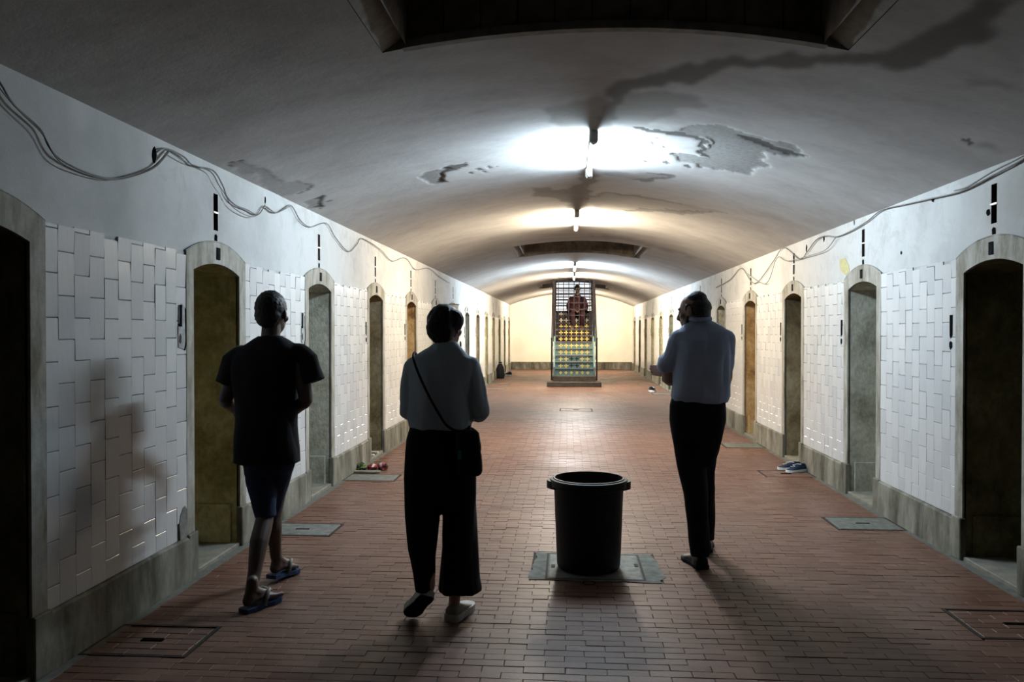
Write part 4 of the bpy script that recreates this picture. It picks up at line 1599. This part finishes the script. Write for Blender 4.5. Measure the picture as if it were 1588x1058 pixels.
def man_black():
    g = Fig('person', 'person in a black tee, navy knee shorts and flip-flops walking away', -1.69, 4.5)
    K, G, root = g.K, g.G, g.root
    b = MB()
    hc = K(422, 486, .02)
    P, M = head_shape(b, hc, -.10, 1.03)
    capsule(b, [K(420, 540, -.01), K(420, 522, 0), K(421, 500, .01)], [.062, .054, .052])
    loft(b, g.rings([(708, 385, 449, .09, 0), (680, 380, 450, .10, 0), (640, 380, 448, .09, 0), (600, 376, 454, .10, 0), (560, 370, 462, .105, 0), (540, 380, 458, .09, 0), (528, 398, 440, .06, 0)]))
    shL, shR = K(374, 549, 0), K(465, 548, 0)
    elL, elR = K(350, 620, -.02), K(474, 620, -.02)
    wrL, wrR = K(374, 642, .20), K(446, 646, .20)
    for e, sh, el, wr in ((-1, shL, elL, wrL), (1, shR, elR, wrR)):
        capsule(b, [sh, sh.lerp(el, .5), el, el.lerp(wr, .3), wr], [.052, .046, .040, .038, .026])
        f = (wr - el).normalized()
        hand(b, wr + f * .02, f + Vector((-e * .9, 0, .1)), Vector((-e * .2, -.3, -1)), -e, .6, .95)
    h1_, h2_ = G(378, 952), G(421, 905)
    for hip, kn, an in ((K(400, 706, 0), K(411, 800, -.03), h1_ + Vector((.02, .05, .10))), (K(433, 706, 0), K(424, 795, .19), h2_ + Vector((.012, .04, .15)))):
        calf = kn.lerp(an, .35) + Vector((0, -.018, 0))
        capsule(b, [hip, hip.lerp(kn, .5), kn, calf, kn.lerp(an, .75), an], [.082, .068, .050, .052, .037, .033])
    h1 = G(378, 952)
    t1 = h1 + Vector((.42, .91, 0)) * .255
    h1.z = t1.z = .030
    h2 = G(421, 905)
    t2 = h2 + Vector((.07, .24, .030)); h2.z += .055
    foot(b, h1 + Vector((.025, .055, .075)), h1, t1, -1)
    foot(b, h2 + Vector((.015, .05, .078)), h2, t2, 1)
    remesh(b, 'body', 'skin_dark', root, .0055, 2)
    eyes(P, M, 1.03, root)
    # close-cropped hair
    m = MB()
    ellipsoid(m, P(0, -.016, .028), .086, .107, .104, M)
    ellipsoid(m, P(0, -.045, -.010), .078, .072, .078, M)
    remesh(m, 'hair', 'hair_black', root, .006, 2, .004, 60)
    # tee shirt
    m = MB()
    loft(m, g.rings([(717, 364, 464, .135, 0, .02), (700, 364, 463, .135, 0, .015), (660, 366, 459, .13, 0), (630, 366, 459, .128, 0), (600, 362, 461, .13, 0), (570, 360, 466, .13, 0), (552, 363, 466, .12, 0), (540, 370, 463, .10, 0), (530, 388, 449, .078, 0), (521, 402, 437, .062, 0)], folds=5))
    for sh, c, tip in ((shL, K(362, 560, 0), K(350, 596, -.01)), (shR, K(476, 558, 0), K(487, 592, -.01))):
        m.tube([K(415, 552, 0).lerp(sh, .75), sh + Vector((0, 0, -.012)), c, tip], [.035, .050, .064, .062], 20)
        capsule(m, [K(415, 548, 0).lerp(sh, .6), sh + Vector((0, 0, -.006)), c], [.05, .060, .060])
    remesh(m, 't_shirt', 'tee_black', root, .007, 4, .010, 7, (1, 1, .5), 2.0)
    # shorts
    m = MB()
    loft(m, g.rings([(735, 381, 450, .11, 0), (712, 376, 456, .12, 0), (690, 378, 454, .118, 0)]))
    for a, k_, r in (((402, 712, 0), (412, 803, -.03), .058), ((434, 712, 0), (415, 800, .16), .060)):
        A, B_ = K(*a), K(*k_)
        dirn = (B_ - A).normalized()
        m.tube([A - dirn * .03, A.lerp(B_, .35), A.lerp(B_, .7), B_], [.092, .085, .070, r], 20)
    remesh(m, 'shorts', 'shorts_navy', root, .007, 3, .008, 8, (1, 1, .6), 5.0)
    for h, t, nm in ((h1, t1, 0), (h2, t2, 1)):
        d = (t - h); L = d.length; d.normalize()
        r = d.cross(Vector((0, 0, 1))).normalized(); u = r.cross(d)
        P2 = lambda x, y, z: h + d * (y * L) + r * x + u * z
        poly = [(.0, -.04), (.032, -.01), (.037, .15), (.033, .4), (.045, .7), (.042, .9), (.02, 1.03), (-.02, 1.03), (-.042, .9), (-.045, .7), (-.033, .4), (-.037, .15), (-.032, -.01)]
        k = len(poly)
        m = MB()
        m.add([P2(x * 1.1, y, -.027) for x, y in poly] + [P2(x * 1.1, y, -.005) for x, y in poly], [tuple(range(k)), tuple(range(k, 2 * k))] + [(i, (i + 1) % k, k + (i + 1) % k, k + i) for i in range(k)])
        fl = m.build('flip_flop', MAT['flipflop_blue'], root)
        m = MB()
        for e in (-1, 1):
            m.tube([P2(0, .80, .0), P2(0, .78, .036), P2(e * .026, .62, .064), P2(e * .048, .48, .045), P2(e * .048, .42, -.01)], [.005, .007, .010, .011, .009], 8)
        m.build('strap', MAT['flipflop_strap'], fl, smooth=True)


def woman():
    g = Fig('person', 'person in a pale blue blouse and wide black trousers with a shoulder bag', -.66, 4.2)
    K, G, root = g.K, g.G, g.root
    b = MB()
    hc = K(692, 508, .03)
    P, M = head_shape(b, hc, -.38, .92)
    capsule(b, [K(687, 550, -.01), K(689, 533, 0), K(691, 515, .01)], [.058, .050, .050])
    loft(b, g.rings([(690, 640, 728, .10, 0), (640, 648, 722, .09, 0), (600, 645, 728, .10, 0), (565, 642, 732, .09, 0), (548, 665, 712, .065, 0)]))
    shL, shR = K(642, 566, 0), K(730, 566, 0)
    elL, elR = K(634, 638, .0), K(743, 640, .0)
    wrL, wrR = K(668, 640, .24), K(722, 638, .24)
    for e, sh, el, wr in ((-1, shL, elL, wrL), (1, shR, elR, wrR)):
        capsule(b, [sh, sh.lerp(el, .5), el, el.lerp(wr, .3), wr], [.044, .040, .034, .034, .024])
        f = (wr - el).normalized()
        hand(b, wr + f * .02, f + Vector((-e * .5, 0, .1)), Vector((-e * .2, -.2, -1)), -e, .6, .9)
    # trailing left foot stands on its toe; right foot flat
    hR = G(699, 965)
    tR = hR + Vector((.30, .95, 0)) * .235
    anR = hR + Vector((.01, .06, .09))
    toeL = G(634, 959); toeL.z = .012
    heelL = K(666, 922, -.17)
    heelL = toeL + (heelL - toeL).normalized() * .225
    anL = heelL + Vector((.0, .05, .06))
    for hip, kn, an in ((K(661, 705, 0), K(657, 820, .03), anL), (K(709, 705, 0), K(711, 825, .03), anR)):
        capsule(b, [hip, kn, kn.lerp(an, .4), an, an - Vector((0, 0, .03))], [.075, .045, .042, .030, .028])
    remesh(b, 'body', 'skin_fair', root, .0055, 2)
    eyes(P, M, .92, root)
    # swept-up hair with a loose roll at the nape
    m = MB()
    ellipsoid(m, P(0, -.022, .030), .090, .102, .098, M)
    ellipsoid(m, P(.0, -.062, -.01), .080, .064, .078, M)
    ellipsoid(m, K(676, 507, -.04), .052, .05, .05)
    ellipsoid(m, K(705, 497, .0), .05, .06, .06)
    remesh(m, 'hair', 'hair_black', root, .006, 3, .005, 30, (1, 1, .5), 3.0)
    # blouse
    m = MB()
    loft(m, g.rings([(664, 634, 731, .125, 0, .02), (650, 632, 732, .130, 0, .02), (620, 634, 731, .125, 0), (590, 633, 735, .125, 0), (568, 632, 739, .115, 0), (555, 638, 733, .095, 0), (546, 650, 722, .078, 0), (538, 664, 712, .064, 0), (531, 672, 706, .056, 0)], folds=6))
    for sh, el, wr in ((shL, elL, wrL), (shR, elR, wrR)):
        capsule(m, [sh + Vector((0, 0, -.01)), sh.lerp(el, .5), el, el.lerp(wr, .4), el.lerp(wr, .85)], [.056, .058, .052, .048, .04])
    remesh(m, 'blouse', 'blouse_blue', root, .007, 3, .014, 6.5, (1.2, 1, .7), 9.0)
    # wide trousers: a hip yoke and two flared legs with folds
    m = MB()
    loft(m, g.rings([(782, 631, 738, .12, .02), (765, 630, 738, .135, .01), (740, 629, 737, .14, 0), (700, 630, 736, .135, 0), (680, 631, 733, .125, 0), (658, 637, 729, .11, 0)], p=2.4))
    loft(m, g.rings([(914, 645, 671, .085, -.10, .04), (890, 641, 674, .09, -.08, .03), (850, 635, 677, .10, -.04, .015), (800, 631, 682, .115, -.005, .0), (760, 630, 684, .12, .01), (740, 634, 684, .11, 0)], folds=5))
    loft(m, g.rings([(916, 681, 746, .12, .03, .05), (895, 682.5, 742, .12, .03, .03), (850, 686, 740, .12, .03, .015), (800, 688, 738, .12, .03, .0), (760, 684, 737, .12, .02), (740, 684, 733, .11, .01)], folds=6))
    remesh(m, 'trousers', 'trouser_black', root, .0075, 3, .012, 6, (1.4, 1.4, .25), 4.0)
    shoe('shoe', hR, tR, .098, .085, .038, root, 'shoe_grey', 'shoe_white', band='sole_dark')
    upv = (heelL - toeL)
    shoe('shoe', heelL, toeL, .096, .085, .034, root, 'shoe_grey', 'shoe_white', up=Vector((0.0, .66, .75)), band='sole_dark')
    # shoulder bag: a thing of its own
    bg = Fig('shoulder_bag', 'soft dark shoulder bag hanging at the right hip of the blouse wearer', -.53, 4.08, 'bag')
    m = MB()
    loft(m, bg.rings([(738, 716, 744, .035, -.01), (732, 712, 747, .045, -.01), (705, 708, 747, .055, 0), (680, 707, 745, .045, 0), (670, 710, 741, .03, 0)], p=3))
    bo = remesh(m, 'bag_body', 'bag_dark', bg.root, .006, 3, .010, 9, seed=8.0)
    m = MB()
    loft(m, bg.rings([(700, 709, 746, .060, -.002), (690, 708, 746, .058, -.002), (672, 709, 743, .045, 0), (667, 712, 739, .026, 0)], p=3))
    remesh(m, 'flap', 'bag_dark', bg.root, .006, 2, .004, 9, seed=4.0)
    p = bg.K(713, 706, -.056)
    MB().cbox(p.x - .008, p.x + .010, p.y - .012, p.y - .002, p.z - .022, p.z + .022, .003).build('teal_tag', MAT['bag_teal'], bg.root)
    yb = 4.2
    A = lambda px, py, d: at_depth(px, py, yb + d) - bg.o
    pts = [A(716, 672, -.13), A(694, 661, -.148), A(680, 641, -.150), A(664, 612, -.150), A(650, 582, -.146), A(642, 560, -.115), A(641, 550, -.05), A(645, 549, .03), A(655, 575, .125), A(680, 620, .15), A(715, 655, .135), A(737, 668, .05), A(741, 676, -.09)]
    out = []
    for i in range(len(pts) - 1):
        p0 = pts[max(0, i - 1)]; p1 = pts[i]; p2 = pts[i + 1]; p3 = pts[min(len(pts) - 1, i + 2)]
        for q in range(5):
            t = q / 5
            out.append(0.5 * ((2 * p1) + (p2 - p0) * t + (2 * p0 - 5 * p1 + 4 * p2 - p3) * t * t + (3 * p1 - p0 - 3 * p2 + p3) * t ** 3))
    out.append(pts[-1])
    MB().tube(out, .0065, 8).build('strap', MAT['bag_dark'], bg.root, smooth=True)


def man_blue():
    g = Fig('person', 'person in a pale blue short-sleeved shirt and dark trousers with folded arms', .87, 5.13)
    K, G, root = g.K, g.G, g.root
    b = MB()
    hc = K(1075, 482, .03)
    P, M = head_shape(b, hc, 1.0, 1.0, -.16)
    capsule(b, [K(1084, 520, -.01), K(1083, 506, .0), K(1079, 490, .02)], [.066, .060, .056])
    loft(b, g.rings([(640, 1050, 1115, .10, 0), (600, 1052, 1118, .10, 0), (560, 1050, 1124, .11, 0), (525, 1052, 1126, .10, 0), (510, 1068, 1106, .06, 0)]))
    shL, shR = K(1054, 526, 0), K(1124, 526, .0)
    elL, elR = K(1036, 588, .06), K(1124, 592, .10)
    wrL, wrR = K(1086, 582, .25), K(1044, 578, .23)
    for e, sh, el, wr in ((-1, shL, elL, wrL), (1, shR, elR, wrR)):
        capsule(b, [sh, sh.lerp(el, .5), el, el.lerp(wr, .3), wr], [.055, .050, .042, .041, .029])
    f = (wrR - elR).normalized()
    hand(b, wrR + f * .005, f + Vector((-.35, -.30, 0)), Vector((.3, -1, 0)), 1, .8, 1.0)
    f = (wrL - elL).normalized()
    hand(b, wrL + f * .01, f, Vector((0, -1, .2)), -1, .5, 1.0)
    hL, tL = G(1091, 884), G(1073, 872)
    tL = hL + (tL - hL).normalized() * .27
    hR, tR = G(1094, 858), G(1095, 845)
    tR = hR + (tR - hR).normalized() * .27
    anL = hL + Vector((-.01, .06, .09)); anR = hR + Vector((0, .05, .09))
    for hip, kn, an in ((K(1062, 655, 0), K(1074, 748, .0), anL), (K(1100, 655, 0), K(1095, 745, .26), anR)):
        capsule(b, [hip, kn, kn.lerp(an, .4), an, an - Vector((0, 0, .03))], [.075, .044, .040, .032, .030])
    remesh(b, 'body', 'skin_tan', root, .0055, 2)
    eyes(P, M, 1.0, root)
    # hair round a thinning crown, and a short beard
    m = MB()
    ellipsoid(m, P(0, -.040, .008), .0835, .080, .068, M)
    ellipsoid(m, P(0, -.058, -.03), .068, .050, .056, M)
    ellipsoid(m, P(0, -.030, .062), .066, .072, .058, M)
    for e in (-1, 1): ellipsoid(m, P(e * .071, .004, .010), .010, .018, .036, M)
    remesh(m, 'hair', 'hair_grey', root, .006, 2, .004, 50)
    m = MB()
    ellipsoid(m, P(0, .060, -.098), .036, .032, .026, M)
    for e in (-1, 1): capsule(m, [P(e * .028, .062, -.094), P(e * .052, .032, -.078), P(e * .068, .014, -.035)], [.016, .013, .006], 10)
    capsule(m, [P(-.026, .088, -.05), P(0, .098, -.047), P(.026, .088, -.05)], [.006, .008, .006], 8)
    remesh(m, 'beard', 'hair_grey', root, .005, 2, .003, 60)
    # shirt bloused over the belt
    m = MB()
    loft(m, g.rings([(624, 1042, 1127, .125, 0, .02), (614, 1039, 1131, .135, 0, .02), (596, 1042, 1131, .135, 0), (570, 1045, 1132, .135, 0), (545, 1045, 1133, .13, 0), (527, 1044, 1133, .12, 0), (515, 1049, 1129, .10, 0), (506, 1060, 1117, .078, 0), (498, 1070, 1104, .066, 0.005), (491, 1073, 1099, .058, .01)], folds=5))
    capsule(m, [shL + Vector((0, 0, -.008)), shL.lerp(elL, .45), K(1034, 566, .05)], [.070, .076, .066])
    capsule(m, [K(1032, 560, .05), K(1030, 569, .055)], [.052, .048])
    capsule(m, [shR + Vector((0, 0, -.008)), shR.lerp(elR, .45), K(1124, 566, .07)], [.064, .064, .06])
    remesh(m, 'shirt', 'shirt_blue', root, .007, 3, .013, 6.5, (1, 1, .6), 12.0)
    m = MB()
    # fold-down collar
    c = K(1085, 494, .0)
    pts = [(c + Vector((.064 * math.cos(a), .060 * math.sin(a), .008 * math.sin(a)))) for a in [2 * PI * q / 24 for q in range(24)]]
    m.tube(pts, .014, 8, closed=True)
    m.build('collar', MAT['shirt_blue'], root, smooth=True)
    # trousers
    m = MB()
    loft(m, g.rings([(722, 1051, 1108, .09, .03), (705, 1046, 1113, .105, .02), (680, 1042, 1120, .125, 0), (650, 1038, 1125, .13, 0), (628, 1038, 1125, .125, 0), (616, 1042, 1124, .115, 0)], p=2.3))
    loft(m, g.rings([(862, 1072, 1099, .060, .03, .03), (845, 1069, 1100, .062, .02, .02), (800, 1064, 1099, .068, 0), (765, 1059, 1098, .075, .0), (725, 1050, 1096, .088, .01), (690, 1044, 1094, .10, .01), (670, 1042, 1090, .10, 0)], folds=4))
    loft(m, g.rings([(836, 1084, 1108, .065, .40, .03), (800, 1083, 1108, .066, .34, .02), (755, 1081, 1109, .070, .26), (730, 1078, 1107, .078, .18), (700, 1076, 1114, .09, .08), (675, 1074, 1119, .10, .02)], folds=4))
    remesh(m, 'trousers', 'slacks_dark', root, .007, 3, .010, 7, (1.2, 1.2, .4), 7.0)
    shoe('shoe', hL, tL, .105, .095, .024, root, 'leather_black', 'sole_dark')
    shoe('shoe', hR, tR, .105, .095, .024, root, 'leather_black', 'sole_dark')


def sitter():
    """seated high on the stairs behind the bars"""
    x, y, z = .29, 23.97, 2.02
    r = empty('person', (x, y, z))
    tag(r, 'distant person in dark red clothes seated high on the stairs behind bars', 'person')
    b = MB()
    P, M = head_shape(b, (0, 0, .76), PI, 1.0)
    capsule(b, [(0, .03, .52), (0, .015, .62), (0, 0, .70)], [.07, .055, .052])
    rg = []
    for zz, hw, hd in ((-.0, .17, .13), (.12, .16, .12), (.3, .17, .12), (.45, .19, .11), (.55, .12, .08)):
        rg.append([Vector((hw * math.cos(2 * PI * k / 24), hd * math.sin(2 * PI * k / 24) + .02, zz)) for k in range(24)])
    loft(b, rg)
    for e in (-1, 1):
        capsule(b, [(e * .18, .02, .48), (e * .25, -.02, .28), (e * .24, -.10, .15), (e * .13, -.28, .12)], [.05, .045, .04, .028])
        hand(b, (e * .12, -.29, .12), (-e * .8, -.4, -.1), (0, .2, -1), -e, .8)
        capsule(b, [(e * .09, 0, .02), (e * .14, -.26, .02), (e * .14, -.30, -.03)], [.085, .065, .055])
        capsule(b, [(e * .14, -.28, 0), (e * .13, -.28, -.18), (e * .12, -.27, -.34)], [.056, .052, .038])
        foot(b, (e * .12, -.27, -.34), (e * .12, -.23, -.435), (e * .14, -.42, -.435), e)
    remesh(b, 'body', 'skin_dark', r, .008, 2)
    eyes(P, M, 1.0, r)
    m = MB()
    ellipsoid(m, P(0, -.02, .03), .086, .104, .10, M)
    remesh(m, 'hair', 'hair_black', r, .009, 2)
    m = MB()
    rg = []
    for zz, hw, hd in ((-.03, .21, .17), (.12, .20, .155), (.3, .20, .15), (.44, .22, .135), (.53, .15, .10), (.58, .08, .07)):
        rg.append([Vector((hw * math.cos(2 * PI * k / 24), hd * math.sin(2 * PI * k / 24) + .02, zz)) for k in range(24)])
    loft(m, rg)
    for e in (-1, 1):
        capsule(m, [(e * .18, .02, .47), (e * .26, -.02, .28), (e * .25, -.10, .15), (e * .17, -.23, .125)], [.07, .068, .06, .045])
    remesh(m, 'jacket', 'maroon_cloth', r, .010, 3, .012, 8)
    m = MB()
    ellipsoid(m, (0, .0, .02), .21, .16, .08)
    for e in (-1, 1):
        capsule(m, [(e * .09, 0, .02), (e * .14, -.27, .02), (e * .135, -.28, -.14), (e * .125, -.27, -.30)], [.105, .085, .07, .06])
    remesh(m, 'trousers', 'maroon_cloth', r, .010, 3, .010, 8, seed=3.0)


people_materials()
man_black()
woman()
man_blue()
sitter()
